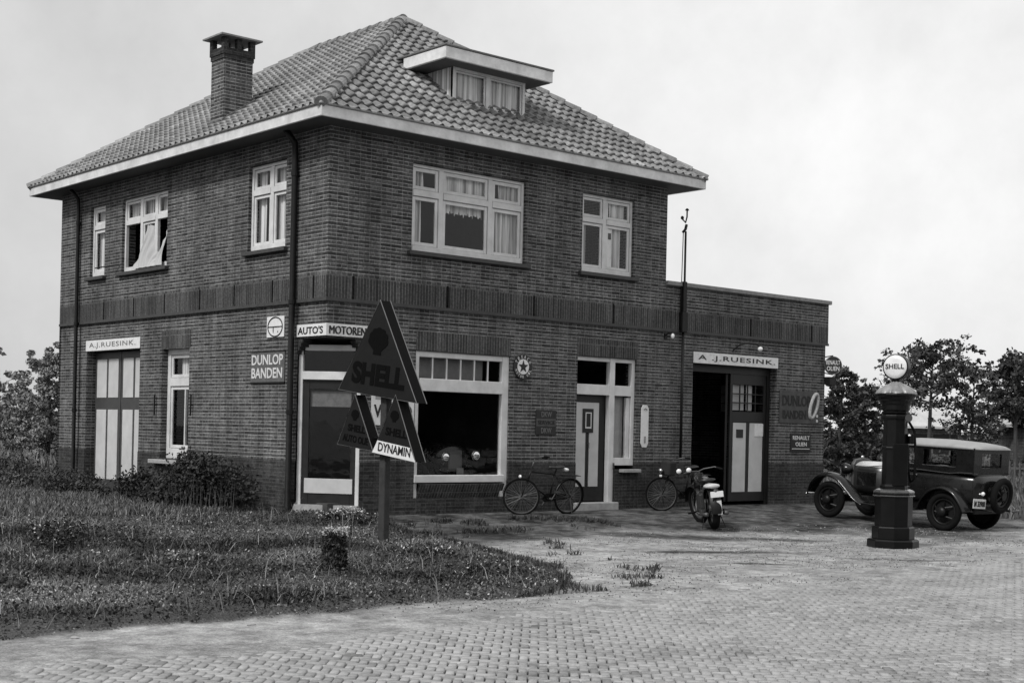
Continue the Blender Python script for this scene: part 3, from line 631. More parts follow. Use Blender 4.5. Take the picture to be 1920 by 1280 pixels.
# small left window
w = window(LL, *LWIN, [], 2.20, rec=.13, fw_=.11, sash=.06, tw=.16, sill=0, bot=.09, curtains=[C(4.78, 5.42, 2.30, 2.74, amp=.008)])
x = MB(); x.box(5.06, 5.10, .16, .20, .92, 2.12, LL); x.build('glazing_bar', M_WHITE, w)
x = MB(); x.box(4.52, 5.95, -.16, .12, .62, .70, LL); x.build('window_sill', M_STONE, w, bevel=.01)
for y in (4.46, 5.93): x = MB(); x.tube([(-.05, y, 1.55), (-.05, y, 1.95)], .016); x.tube([(0, y, 1.75), (-.05, y, 1.75)], .012); x.build('shutter_catch', M_BLACK, w)
# shop window with six top lights
x = MB(); a, b_ = .03, .12
sh = MB(); u0, u1, z0, z1 = SHOP[0], SHOP[1], .47, 2.75
sh.box(u0, u0 + .10, a, b_, .20, z1, FL); sh.box(u1 - .16, u1, a, b_, .20, z1, FL); sh.box(u0 + .1, u1 - .16, a + .003, b_, z1 - .10, z1, FL); sh.box(u0 + .1, u1 - .16, a - .02, b_, 2.06, 2.28, FL)
sh.box(u0 + .002, u1 - .10, a - .05, b_, .47, .60, FL)
w = sh.build('shop_window', M_WHITE, H, bevel=.008)
for k in range(1, 6): u = u0 + .1 + (u1 - u0 - .26) * k / 6; x = MB(); x.box(u - .012, u + .012, a + .03, a + .05, 2.28, 2.65, FL); x.build('glazing_bar', M_WHITE, w)
for q in ((.60, 2.06), (2.28, 2.65)): x = MB(); x.quad(FL(u0 + .1, a + .06, q[0]), FL(u1 - .16, a + .06, q[0]), FL(u1 - .16, a + .06, q[1]), FL(u0 + .1, a + .06, q[1])); x.build('pane', M_GLASS, w, norm=False)
x = MB(); x.quad(FL(u0 + .1, a + .16, 2.26), FL(u1 - .5, a + .16, 2.26), FL(u1 - .5, a + .16, 2.7), FL(u0 + .1, a + .16, 2.7)); x.build('blind', mat('grey_blind', .16, .9, var=.15), w, norm=False)
x = MB(); x.add([FL(u0 + .1, -.03, .44), FL(u1 - .1, -.03, .44), FL(u1 - .1, .08, .20), FL(u0 + .1, .08, .20), FL(u0 + .1, .08, .46), FL(u1 - .1, .08, .46)], [(0, 1, 2, 3), (0, 1, 5, 4)]); x.build('sloping_brick_sill', M_BRS, w, norm=False)
x = MB(); x.box(u0, u1, .10, .2, -.3, .21, FL); x.build('plinth', M_BRP, H)
# front door set
x = MB(); u0, u1 = DOOR[0], DOOR[1]; a, b_ = .05, .15
x.box(u0, u0 + .04, a, b_, .05, 2.86, FL); x.box(6.60, 6.74, a - .01, b_, .05, 2.86, FL); x.box(u1 - .09, u1, a, b_, .77, 2.86, FL); x.box(7.10, 7.20, a + .03, b_, .9, 2.1, FL)
x.box(u0 + .04, 6.60, a + .002, b_, 2.78, 2.86, FL); x.box(6.74, u1 - .09, a + .002, b_, 2.78, 2.86, FL); x.box(u0 + .04, 6.60, a - .004, b_, 2.13, 2.33, FL); x.box(6.74, u1 - .09, a - .004, b_, 2.13, 2.33, FL); x.box(6.74, u1 - .09, a - .004, b_, .77, .92, FL)
df = x.build('door_frame', M_WHITE, H, bevel=.006)
for q in ((u0 + .04, 6.60, 2.33, 2.78), (6.74, u1 - .09, 2.33, 2.78), (6.74, 7.10, .92, 2.13)):
    y = MB(); y.quad(FL(q[0], .10, q[2]), FL(q[1], .10, q[2]), FL(q[1], .10, q[3]), FL(q[0], .10, q[3])); y.build('pane', M_GLASS, df, norm=False)
curtain(FL, 6.75, 7.12, .92, 2.12, .2, df, amp=.006, m_=mat('net_curtain', .4, .9, var=.1))
x = MB(); x.box(u0 + .04, 6.60, .16, .20, .08, 2.13, FL); dl = x.build('door', M_DARK, H, bevel=.004)
x = MB(); pz = .36; x.prism([(5.80, pz), (6.07, pz), (6.07, 1.42), (6.03, 1.44), (6.03, 1.98), (5.80, 1.98)], .145, .165, FL); x.prism([(6.17, pz), (6.42, pz), (6.42, 1.98), (6.20, 1.98), (6.20, 1.44), (6.17, 1.42)], .145, .165, FL)
x.box(6.031, 6.199, .146, .165, 1.86, 1.98, FL); x.build('door_panel', M_PANEL, dl)
x = MB(); x.box(5.98, 6.26, .128, .144, 1.40, 1.86, FL); x.build('door_panel', M_DARK, dl)
x = MB(); x.box(6.04, 6.06, .118, .128, 1.48, 1.79, FL); x.box(6.18, 6.20, .118, .128, 1.48, 1.79, FL); x.box(6.06, 6.18, .119, .128, 1.77, 1.79, FL); x.box(6.06, 6.18, .119, .128, 1.48, 1.51, FL); x.build('door_light_frame', M_WHITE, dl)
x = MB(); x.tube([(6.12, .12, 1.2), (6.12, .09, 1.2), (6.12, .09, 1.1)], .012); x.build('door_handle', M_CHROME, dl)
x = MB(); x.box(5.64, 6.78, -.10, .18, -.14, .06, FL); x.build('doorstep', M_STONE, H, bevel=.012)
x = MB(); x.box(6.85, 7.36, -.13, .06, .635, .70, FL); x.build('window_sill', M_STONE, H, bevel=.008)
x = MB(); x.box(6.74, 7.30, .02, .12, -.2, .70, FL); x.build('plinth', M_BRP, H)
# corner entrance, set diagonally
c0 = Vector((.05, .90, 0)); c1 = Vector((.74, .05, 0)); cdv = (c1 - c0); cw = cdv.length; cdv.normalize(); cn = Vector((-cdv.y, cdv.x, 0)); 
if cn.dot(Vector((1, 1, 0))) < 0: cn = -cn
FC = Frame(c0, cdv, cn)
x = MB(); x.box(0, .075, 0, .09, -.1, 2.78, FC); x.box(cw - .07, cw, 0, .09, -.1, 2.78, FC); x.box(.075, cw - .07, .003, .09, 2.68, 2.78, FC); x.box(.075, cw - .07, -.02, .09, 2.19, 2.33, FC)
df = x.build('corner_door_frame', M_WHITE, H, bevel=.006)
x = MB(); x.quad(FC(.075, .05, 2.33), FC(cw - .07, .05, 2.33), FC(cw - .07, .05, 2.68), FC(.075, .05, 2.68)); x.build('pane', M_GLASS, df, norm=False)
x = MB(); x.box(.08, .19, .03, .075, .09, 2.19, FC); x.box(cw - .17, cw - .075, .03, .075, .09, 2.19, FC); x.box(.19, cw - .17, .032, .075, 2.03, 2.19, FC); x.box(.19, cw - .17, .032, .075, .09, .50, FC); cdr = x.build('corner_door', M_DARK, H, bevel=.004)
x = MB(); x.quad(FC(.19, .05, .5), FC(cw - .17, .05, .5), FC(cw - .17, .05, 2.03), FC(.19, .05, 2.03)); x.build('pane', M_GLASS, cdr, norm=False)
x = MB(); x.box(.13, cw - .12, .015, .03, .28, .53, FC); x.build('kick_plate', M_PANEL, cdr, bevel=.004)
x = MB(); x.quad(FC(.2, .09, 1.74), FC(cw - .18, .09, 1.74), FC(cw - .18, .09, 2.0), FC(.2, .09, 2.0)); x.build('door_blind', mat('brown_blind', .13, .9, var=.3, scale=12), cdr, norm=False)
x = MB(); x.prism([(0, 0), (1, 0), (1, 1), (0, 1)], 0, 1); x = MB(); x.add([(-.02, .86, -.2), (-.02, .86, .09), (.70, -.03, -.2), (.70, -.03, .09), (.85, .3, .09), (.3, 1.0, .09), (.85, .3, -.2), (.3, 1.0, -.2)], [(0, 2, 3, 1), (1, 3, 4, 5), (2, 6, 4, 3), (0, 1, 5, 7)]); x.build('doorstep', M_STONE, H)
# garage doors, front
FG = Frame((0, .20, 0)); x = MB()
x.box(GAR[0], GAR[0] + .1, -.02, .1, -.1, 2.88, FG); x.box(11.58, 11.68, -.02, .1, -.1, 2.88, FG); x.box(GAR[0] + .1, 11.58, -.018, .1, 2.72, 2.88, FG); x.build('garage_frame', M_DARK, H)
def leaf(fr, u0, u1, panels, wz, nm='garage_door'):
    x = MB(); st = .08
    x.box(u0, u1, 0, .05, .0, .20, fr); x.box(u0, u0 + st, .0, .05, .2, 2.72, fr); x.box(u1 - st, u1, 0, .05, .2, 2.72, fr); x.box(u0 + st, u1 - st, .001, .05, 1.70, 1.92, fr); x.box(u0 + st, u1 - st, .001, .05, 2.5, 2.72, fr); x.box(u0 + st, u1 - st, .02, .05, .2, 1.7, fr)
    nn = 4
    for k in range(1, nn): u = u0 + st + (u1 - u0 - 2 * st) * k / nn; x.box(u - .012, u + .012, .012, .04, 1.92, 2.5, fr)
    for z in (2.11, 2.30): x.box(u0 + st, u1 - st, .013, .04, z - .012, z + .012, fr)
    d_ = x.build(nm, M_DARK, H, bevel=.003)
    y = MB(); y.quad(fr(u0 + st, .03, 1.92), fr(u1 - st, .03, 1.92), fr(u1 - st, .03, 2.5), fr(u0 + st, .03, 2.5)); y.build('pane', M_GLASS, d_, norm=False)
    for p in panels: y = MB(); y.box(p[0], p[1], .004, .022, p[2], p[3], fr); y.build('door_panel', M_PANEL, d_)
    return d_
d_ = leaf(FG, 10.38, 11.57, [(10.50, 10.92, .2, 1.68), (11.05, 11.48, .2, 1.68)], 0)
y = MB(); y.quad(FG(10.5, .09, 1.95), FG(10.93, .09, 1.95), FG(10.93, .09, 2.5), FG(10.5, .09, 2.5)); y.quad(FG(11.0, .09, 1.95), FG(11.2, .09, 1.95), FG(11.2, .09, 2.5), FG(11.0, .09, 2.5)); y.build('pane_blind', M_PANEL, d_, norm=False)
y = MB(); y.box(10.60, 10.82, -.006, .002, 1.36, 1.54, FG); y.build('notice', M_DARK, d_)
y = MB(); y.box(11.20, 11.49, -.006, .002, 1.40, 1.67, FG); y.build('notice', M_ENW, d_)
dv = Vector((.70, .714, 0)).normalized(); FG2 = Frame((10.34, .24, 0), dv, (dv.y, -dv.x, 0))
leaf(Frame((10.34, .24, 0), dv, (-dv.y, dv.x, 0)), 0, 1.15, [(.12, .52, .2, 1.68), (.64, 1.04, .2, 1.68)], 0)
# garage doors, left wall
FLD = Frame((.2, 0, 0), (0, 1, 0), (1, 0, 0))
for a, b_ in ((6.71, 7.92), (7.95, 9.16)):
    x = MB(); x.box(a, b_, 0, .05, -.2, 2.86, FLD); d_ = x.build('garage_door', mat('grey_door_paint', .055, .5, var=.2), H, bevel=.003)
    mid = (a + b_) / 2
    for p in ((a + .10, mid - .045), (mid + .045, b_ - .10)):
        for q in ((.2, 1.66), (1.91, 2.72)): y = MB(); y.box(p[0], p[1], -.012, .002, q[0], q[1], FLD); y.build('door_panel', M_PANEL, d_, bevel=.003)
# drainpipes
for y_, r_ in ((.90, .054), (9.51, .040)):
    x = MB(); x.tube([(-.30, y_, 6.34), (-.12, y_, 6.15), (-.11, y_, 5.9), (-.11, y_, .02), (-.16, y_, -.08)], r_, 12); dpi = x.build('drainpipe', M_BLACK, H, smooth=True)
    for z in (5.6, 3.45, 1.6): x = MB(); x.lathe([(r_ + .012, z), (r_ + .012, z + .07)], 12, Frame((-.11, y_, 0))); x.build('pipe_collar', M_BLACK, dpi)
tag(H, None)

# ------------------------------------------------------------------ signs on the walls (each a thing of its own)
def board(name, label, cat, fr, u0, u1, z0, z1, d, m_, th=.018, group=None, bevel=.004):
    t_ = thing(name, label, cat, fr((u0 + u1) / 2, d, z0), group=group)
    inv = Frame(fr.o - t_.location, fr.U, fr.D, fr.Z)
    x = MB(); x.box(u0, u1, d - th, d, z0, z1, inv); x.build('board', m_, t_, bevel=bevel); return t_, inv
t_, f_ = board('name_sign', 'long white A.J. RUESINK board over the open garage doorway at the front', 'sign', FL, 8.94, 11.69, 2.88, 3.11, -.005, M_ENW)
text_mesh('A .J.RUESINK.', f_, 9.08, 11.58, 2.925, 3.055, -.024, t_, M_LET, .012, space=1.15)
t_, f_ = board('name_sign', 'faded white A.J. RUESINK board over the shut pale-panelled doors on the left wall', 'sign', LL, 6.67, 9.19, 2.885, 3.11, -.005, M_ENW)
text_mesh('A.J.RUESINK.', Frame(f_.o, -f_.U, f_.D, f_.Z), -9.02, -6.86, 2.93, 3.06, -.024, t_, mat('worn_lettering', .2, .7, var=.5, scale=20), .005, space=1.15)
# corner sign in two boards meeting on the corner
t_ = thing('corner_sign', "white AUTO'S MOTOREN board folded round the corner above the shop door", 'sign', (0, 0, 2.9))
f1 = Frame((0, 0, -2.9), (0, 1, 0), (1, 0, 0)); f2 = Frame((0, 0, -2.9))
x = MB(); x.box(-.024, .88, -.024, -.004, 2.90, 3.10, f1); x.build('board', M_ENW, t_); x = MB(); x.box(-.0235, .98, -.0245, -.004, 2.899, 3.101, f2); x.build('board', M_ENW, t_)
text_mesh("AUTO'S", Frame(f1.o, -f1.U, f1.D, f1.Z), -.83, -.07, 2.935, 3.06, -.026, t_, M_LET, .02); text_mesh('MOTOREN', f2, .03, .76, 2.93, 3.062, -.027, t_, M_LET, 0); text_mesh('MOTOREN', f2, .041, .771, 2.933, 3.065, -.0285, t_, M_LET, 0)
# round emblem plate
t_, f_ = board('emblem_plate', 'square white enamel plate with a ringed emblem beside the drainpipe', 'sign', LL, 1.28, 1.84, 2.92, 3.28, -.005, M_ENW)
fm = Frame(f_.o, -f_.U, f_.D, f_.Z)
x = MB(); pts = [f_(1.56 + .235 * math.cos(a), -.026, 3.10 + .165 * math.sin(a)) for a in [2 * math.pi * k / 32 for k in range(32)]]; x.tube(pts, .011, 6, closed=True); x.tube([f_(1.34, -.026, 3.10), f_(1.78, -.026, 3.10)], .009, 6); x.tube([f_(1.62, -.026, 3.10), f_(1.62, -.026, 3.0)], .009, 6); x.tube([f_(1.47, -.026, 3.03), f_(1.47, -.026, 3.0)], .008, 6); x.build('emblem', M_LET, t_)
t_, f_ = board('enamel_sign', 'grey DUNLOP BANDEN enamel sign with pale letters left of the drainpipe', 'sign', LL, 1.24, 2.35, 2.15, 2.67, -.005, M_ENM)
fm = Frame(f_.o, -f_.U, f_.D, f_.Z)
text_mesh('DUNLOP', fm, -2.31, -1.28, 2.45, 2.63, -.025, t_, M_LETW, .02); text_mesh('BANDEN', fm, -2.31, -1.30, 2.22, 2.40, -.025, t_, M_LETW, .02)
x = MB(); 
for q in ((1.23, 2.36, 2.672, 2.69), (1.23, 2.36, 2.13, 2.148)): x.box(q[0], q[1], -.03, -.004, q[2], q[3], f_)
x.build('sign_rim', M_BLACK, t_)
# star oil sign, round
t_ = thing('round_sign', 'round black enamel sign with a dark star on white beside the big shop window', 'sign', (4.27, -.02, 2.35)); fs = Frame((0, 0, .23))
def disc(mb, r_, d0, d1, fr, cu=0, cz=0, n=40, sx=1): mb.prism([(cu + r_ * sx * math.cos(2 * math.pi * k / n), cz + r_ * math.sin(2 * math.pi * k / n)) for k in range(n)], d0, d1, fr)
x = MB(); disc(x, .225, -.02, 0, fs); x.build('board', M_END, t_); x = MB(); disc(x, .14, -.024, -.02, fs); x.build('disc', M_ENW, t_)
x = MB(); x.prism([((.125 if k % 2 == 0 else .05) * math.sin(math.pi * k / 5), (.125 if k % 2 == 0 else .05) * math.cos(math.pi * k / 5)) for k in range(10)], -.028, -.024, fs); x.build('star', M_LET, t_)
def arc_text(s_, rad, a0, a1, h_, fr, parent, inward=False):
    for i, chh in enumerate(s_):
        if chh == ' ': continue
        a = R(a0 + (a1 - a0) * i / (len(s_) - 1)); cu, cz = rad * math.sin(a), rad * math.cos(a)
        U = Vector((math.cos(a), 0, -math.sin(a))); Z = Vector((math.sin(a), 0, math.cos(a)))
        if inward: U, Z = -U, -Z
        text_mesh(chh, Frame(fr.o + Vector((cu, 0, cz)), U, (0, 1, 0), Z), -h_ * .33, h_ * .33, -h_ / 2, h_ / 2, -.022, parent, M_LETW, .01)
arc_text('TEXACO', .183, -62, 62, .06, fs, t_); arc_text('MOTOR OIL', .183, 248, 112, .05, fs, t_, True)
# three-band DKW sign
t_, f_ = board('oil_sign', 'small dark three-band DKW sign on bricks between shop window and front door', 'sign', FL, 4.63, 5.14, 1.34, 1.80, -.005, M_END)
x = MB(); x.box(4.64, 5.13, -.026, -.022, 1.50, 1.64, f_); x.build('band', mat('grey_enamel_band', .07, .5, var=.3), t_)
text_mesh('DKW', f_, 4.76, 5.02, 1.67, 1.77, -.025, t_, mat('dim_lettering', .13, .6), .02); text_mesh('SERVICE', f_, 4.67, 5.10, 1.535, 1.605, -.028, t_, M_LETM, .01); text_mesh('DKW', f_, 4.76, 5.02, 1.37, 1.47, -.025, t_, MATS['dim_lettering'], .02)
# thermometer plate
t_ = thing('thermometer_plate', 'tall narrow white enamel thermometer plate right of the front door', 'sign', (7.535, -.01, 1.13)); x = MB()
x.prism([(-.105, .08), (-.06, .0), (.06, .0), (.105, .08), (.105, .77), (.06, .84), (-.06, .84), (-.105, .77)], -.018, 0); x.build('plate', M_ENW, t_, bevel=.004)
x = MB(); x.tube([(0, -.024, .09), (0, -.024, .22)], .018, 8); x.tube([(-.04, -.022, .75), (0, -.022, .77), (.05, -.022, .75)], .012, 6); x.build('mark', mat('grey_mark', .2), t_)
# tyre sign right of the garage
t_, f_ = board('tyre_sign', 'wide dark DUNLOP BANDEN sign with a pale tyre drawn on it right of the garage', 'sign', FL, 11.77, 13.20, 1.70, 2.42, -.005, mat('brown_enamel', .05, .5, var=.5, scale=6))
text_mesh('DUNLOP', f_, 11.86, 12.86, 2.08, 2.32, -.025, t_, M_LETM, .03); text_mesh('BANDEN', f_, 11.88, 12.70, 1.80, 1.99, -.025, t_, M_LETM, .03)
x = MB(); fe = Frame(f_.o + Vector((12.97, 0, 2.10)), Vector((.45, 0, .25)), f_.D, Vector((.2, 0, 1)))
pts = [fe(.36 * math.cos(a) * .85, -.028, .26 * math.sin(a)) for a in [2 * math.pi * k / 32 for k in range(32)]]; x.tube(pts, .042, 8, closed=True); x.build('tyre_picture', mat('pale_enamel', .36, .5, var=.35, scale=25), t_, smooth=True)
x = MB(); disc(x, .035, -.03, -.022, f_, 13.10, 1.88, 16); disc(x, .035, -.03, -.022, f_, 13.10, 1.77, 16); x.build('mark', M_LETW, t_)
t_, f_ = board('oil_sign', 'small black RENAULT OLIEN sign with white letters low on the wall right of the garage', 'sign', FL, 12.18, 12.90, 1.07, 1.48, -.005, mat('black_enamel', .012, .3))
text_mesh('RENAULT', f_, 12.25, 12.85, 1.34, 1.43, -.025, t_, M_LETW, .02); text_mesh('OLIEN', f_, 12.35, 12.75, 1.20, 1.29, -.025, t_, M_LETW, .02); x = MB(); x.box(12.23, 12.86, -.026, -.022, 1.135, 1.15, f_); x.build('rule', M_LETW, t_)
# projecting round sign at the annex corner, turned to the road
t_ = thing('projecting_sign', 'oval black RENAULT OLIEN sign standing out from the far right wall corner', 'sign', (13.36, -.02, 2.6))
ff = Frame((.07, -.17, .43), rt, fw); x = MB(); disc(x, .205, -.012, .012, ff, n=36, sx=.98); x.build('board', M_END, t_)
x = MB(); x.tube([ff(.19 * math.cos(a), -.014, .195 * math.sin(a)) for a in [2 * math.pi * k / 32 for k in range(32)]], .006, 5, closed=True); x.build('sign_rim', M_ENM, t_)
text_mesh('RENAULT', ff, -.155, .155, .015, .115, -.015, t_, M_LETW, .01); text_mesh('OLIEN', ff, -.14, .14, -.12, -.02, -.015, t_, M_LETW, .01)
x = MB(); x.tube([(0, 0, .62), (.07, -.17, .65)], .012, 6); x.tube([(0, 0, .26), (.07, -.17, .22)], .012, 6); x.build('bracket', M_BLACK, t_)
x = MB(); x.box(-.02, .22, -.16, -.01, .0, .17); x.v = [(a, b_, c) for a, b_, c in x.v]; x.build('box', M_BLACK, t_)
# poster on the pier
t_, f_ = board('poster', 'white paper poster with big dark letters on the pier between corner door and shop window', 'poster', FL, .92, 1.82, 1.45, 2.05, -.003, M_ENW, th=.004, bevel=0)
text_mesh('VOLVO', f_, .97, 1.77, 1.58, 1.80, -.009, t_, M_LET, .03); x = MB(); x.box(1.0, 1.74, -.0095, -.008, 1.88, 1.96, f_); x.build('rule', mat('grey_rule', .3), t_)
# lamps
def lamp(x_, z_, lab):
    t_ = thing('wall_lamp', lab, 'lamp', (x_, 0, z_)); x = MB(); x.tube([(0, 0, 0), (-.03, -.1, .06), (-.02, -.22, .05)], .012, 6); x.box(-.04, .04, -.02, 0, -.06, .06); x.build('bracket', M_BLACK, t_)
    x = MB(); x.lathe([(.012, .0), (.032, -.02), (.04, -.06), (.025, -.1), (.008, -.11)], 12, Frame((-.02, -.22, .05))); x.build('bulb', M_LAMP, t_, smooth=True); return t_
lamp(8.10, 3.37, 'small white bulb lamp on the wall below the ledge beside the tall vent pipe')
t_ = thing('wall_lamp', 'curved iron bracket lamp above the A.J. RUESINK board of the open garage', 'lamp', (10.35, 0, 3.22)); x = MB()
x.tube([(-.15, -.0, -.02), (-.08, -.12, .10), (.06, -.25, .14), (.2, -.33, .12), (.3, -.36, .06)], .014, 6); x.build('bracket', M_BLACK, t_); x = MB(); x.lathe([(.02, 0), (.05, -.02), (.055, -.06), (.02, -.1)], 12, Frame((.3, -.36, .07))); x.build('bulb', M_LAMP, t_, smooth=True)
# vent pipe and mast
t_ = thing('vent_mast', 'thin double vent pipe rising up the wall joint and high above the annex roof', 'pipe', (8.53, -.09, .9)); x = MB()
x.tube([(0, 0, 0), (0, 0, 2.6)], .028, 8); x.tube([(.0, -.01, 2.6), (0, -.01, 4.62)], .022, 8); x.tube([(-.10, -.0, 2.6), (-.06, 0, 4.62)], .009, 6); x.build('pipe', M_BLACK, t_, smooth=True)
x = MB(); x.box(-.085, .065, -.06, .06, 2.57, 2.98); x.box(-.06, .045, -.05, .05, 2.98, 3.60); x.build('junction_box', M_BLACK, t_, bevel=.01)
x = MB(); x.tube([(-.07, 0, 4.6), (0, 0, 4.66), (.03, 0, 4.76)], .03, 6); x.tube([(-.1, 0, 4.86), (0, 0, 4.80), (.04, 0, 4.92), (.04, 0, 5.05)], .016, 6); x.lathe([(.03, 0), (.035, .03), (.02, .06)], 10, Frame((-.10, 0, 4.86))); x.lathe([(.045, 0), (.02, .04)], 10, Frame((.04, 0, 5.05))); x.build('vent_head', M_BLACK, t_, smooth=True)

# ------------------------------------------------------------------ triangular oil signpost on the grass bank
def vpos(dep, lat, z): p = Vector((-12.8087, -19.4479, 0)) + fw * dep + rt * lat; p.z = z; return p
def ghp(x, y): return float(gh(np.array([x]), np.array([y]))[0])
P0 = vpos(19.4, -1.80, 0); gz = ghp(P0.x, P0.y)
TS = thing('triangle_signpost', 'dark wooden post carrying one big and two small triangular SHELL oil signs on the grass', 'signpost', (P0.x, P0.y, gz))
an = R(39); SU = rt * math.cos(an) - fw * math.sin(an); SD = rt * math.sin(an) + fw * math.cos(an)
def SF(d=0): return Frame((0, 0, -gz) , SU, SD)
x = MB(); x.box(-.058, .058, .03, .145, gz - .3, 3.0, SF()); x.build('post', M_WOOD, TS, bevel=.008)
M_TRI = mat('dull_red_enamel', .009, .7, var=.25, scale=10, spec=.2); M_TRID = mat('black_rim', .005, .8, spec=.1); M_RIM = mat('lit_edge', .16, .5)  # pale rim tone paints the light caught by the sign edges
def tri(name, A, B, C_, t, bot=None):
    f = SF(); ctr = (sum(p[0] for p in (A, B, C_)) / 3, sum(p[1] for p in (A, B, C_)) / 3)
    x = MB(); x.prism([A, B, C_], -.05, t, f); s_ = x.build(name, M_TRID, TS, bevel=.003)
    sh = lambda p, k: (ctr[0] + (p[0] - ctr[0]) * k, ctr[1] + (p[1] - ctr[1]) * k)
    x = MB(); x.prism([sh(p, .985) for p in (A, B, C_)], -.056, -.05, f); x.build('sign_face', M_TRI, s_)
    for d in (-.052, t): 
        x = MB(); x.tube([f(p[0], d, p[1]) for p in (A, B, C_)], .009, 5, closed=True); x.build('sign_edge', M_RIM if d < 0 else M_RIM, s_)
    return s_
def tilt(cu, cz, ang): c_, s_ = math.cos(ang), math.sin(ang); f = SF(); return Frame(f(cu, 0, cz), SU * c_ + Vector((0, 0, s_)), SD, Vector((0, 0, c_)) - SU * s_)
def scallop(mb, fr, r_, d0, d1):
    pts = []
    for k in range(7):
        for j in range(5):
            a = math.radians(-112 + 224 * (k + j / 5.0) / 7); rr = r_ * (.94 + .08 * math.sin(math.pi * j / 5.0)); pts.append((rr * math.sin(a), rr * math.cos(a) * .95))
    pts += [(r_ * .38, -r_ * .75), (r_ * .42, -r_ * 1.02), (-r_ * .42, -r_ * 1.02), (-r_ * .38, -r_ * .75)]
    mb.prism(pts, d0, d1, fr)
M_DIM = mat('black_on_red', .0015, .7, spec=.1)
T1 = tri('triangle_sign', (-.02, 3.158), (-.80, 1.933), (.70, 1.746), .15)
ta = -math.atan2(.187, 1.5); f = tilt(-.035, 2.60, ta)
x = MB(); scallop(x, f, .19, -.062, -.057); x.build('emblem', M_DIM, T1); f = tilt(-.05, 1.85, ta); text_mesh('SHELL', f, -.52, .50, .12, .43, -.058, T1, M_DIM, .05)
T2 = tri('triangle_sign', (-.47, 1.86), (-.80, 1.162), (-.10, 1.083), .15)
f = tilt(-.455, 1.58, ta); x = MB(); scallop(x, f, .075, -.062, -.057); x.build('emblem', M_DIM, T2); f = tilt(-.455, 1.12, ta); text_mesh('SHELL', f, -.17, .17, .22, .32, -.058, T2, M_DIM, .03); text_mesh('AUTO OLIE', f, -.25, .25, .07, .17, -.058, T2, M_DIM, .02)
T3 = tri('triangle_sign', (.31, 1.86), (-.10, 1.068), (.70, .955), .15)
f = tilt(.305, 1.57, ta); x = MB(); scallop(x, f, .08, -.062, -.057); x.build('emblem', M_DIM, T3); f = tilt(.30, 1.02, ta); text_mesh('SHELL', f, -.20, .20, .27, .38, -.058, T3, M_DIM, .03)
x = MB(); x.prism([(-.105, 1.068), (.705, .955), (.605, 1.145), (-.005, 1.235)], -.064, -.058, SF()); x.build('name_strip', M_ENW, T3); f = tilt(.30, 1.02, ta); text_mesh('DYNAMIN', f, -.30, .31, .035, .155, -.066, T3, M_LET, .015)
for s_, z_ in ((T2, 1.25), (T3, 1.15)): x = MB(); x.tube([SF()(-.42 if s_ is T2 else .3, .05, z_), SF()(0, .08, z_ + .02)], .02, 6); x.build('bracket', M_TRID, s_)

# ------------------------------------------------------------------ petrol pump
P1 = vpos(21.9, 5.955, 0); gz = ghp(P1.x, P1.y); gz = min(gz, -.265)
PP = thing('petrol_pump', 'tall black cast iron petrol pump with a round white SHELL globe on its fluted cap', 'petrol pump', (P1.x, P1.y, gz), (0, 0, YAW - math.pi / 2 + R(10)))
M_IRON = mat('black_cast_iron', .003, .38, var=.3, scale=6, bump=.2, coat=.08, spec=.22)
k8 = 1 / math.cos(math.pi / 8); a8 = math.pi / 8
def oct_(name, prof, n=8, sm=False, m_=M_IRON, a0=a8, bv=.006): x = MB(); x.lathe([(r_ * (k8 if n == 8 else 1), z) for r_, z in prof], n, ID, a0); return x.build(name, m_, PP, smooth=sm, bevel=0 if sm else bv)
oct_('base_slab', [(.365, -.06), (.365, .10), (.345, .125)]); oct_('plinth', [(.30, .125), (.30, .30), (.285, .325)]); oct_('cabinet', [(.265, .325), (.265, .78), (.285, .80), (.285, .83)])
oct_('band', [(.172, 1.50), (.186, 1.515), (.186, 1.545), (.172, 1.56)]); oct_('band', [(.192, 1.98), (.203, 2.0), (.203, 2.03), (.192, 2.05)]); oct_('lip', [(.286, .785), (.296, .79), (.296, .80), (.286, .805)], m_=mat('iron_highlight', .05, .25, var=.4, scale=12, coat=.5))  # paler lip and shoulder paint the highlights on the cabinet edges
oct_('shoulder', [(.285, .83), (.29, .86), (.26, .885), (.215, .90)], m_=mat('iron_highlight', .05, .25, var=.4, scale=12, coat=.5)); oct_('column', [(.20, .90), (.20, .94), (.178, .97), (.170, 2.05), (.195, 2.08), (.195, 2.10)]); 
oct_('cornice', [(.19, 2.10), (.215, 2.13), (.215, 2.20), (.235, 2.215), (.24, 2.26), (.27, 2.285), (.275, 2.32), (.318, 2.335), (.322, 2.365), (.30, 2.38)], 24, False)
x = MB(); prof = [(.315, 2.375), (.30, 2.41), (.25, 2.46), (.18, 2.50), (.10, 2.535), (.06, 2.57)]; vs = []; n = 96
for r_, z in prof:
    for k in range(n): a = 2 * math.pi * k / n; vs.append(((r_ * (.78 + .22 * abs(math.sin(a * 4)) ** .7)) * math.cos(a), (r_ * (.78 + .22 * abs(math.sin(a * 4)) ** .7)) * math.sin(a), z))
x.add(vs, [(i * n + k, i * n + (k + 1) % n, (i + 1) * n + (k + 1) % n, (i + 1) * n + k) for i in range(len(prof) - 1) for k in range(n)]); x.build('fluted_dome', mat('grey_cast_iron', .22, .3, var=.35), PP, smooth=True)
x = MB(); x.lathe([(.07, 2.56), (.055, 2.59), (.05, 2.62)], 16); x.build('globe_neck', M_IRON, PP, smooth=True)
ga = R(-42); GU = Vector((math.cos(ga), math.sin(ga), 0)); GD = Vector((-math.sin(ga), math.cos(ga), 0)); GF = Frame((0, 0, 2.79), GU, GD)
x = MB(); nn = 40; prof = [(.185, -.075), (.20, -.07), (.20, .07), (.185, .075)]
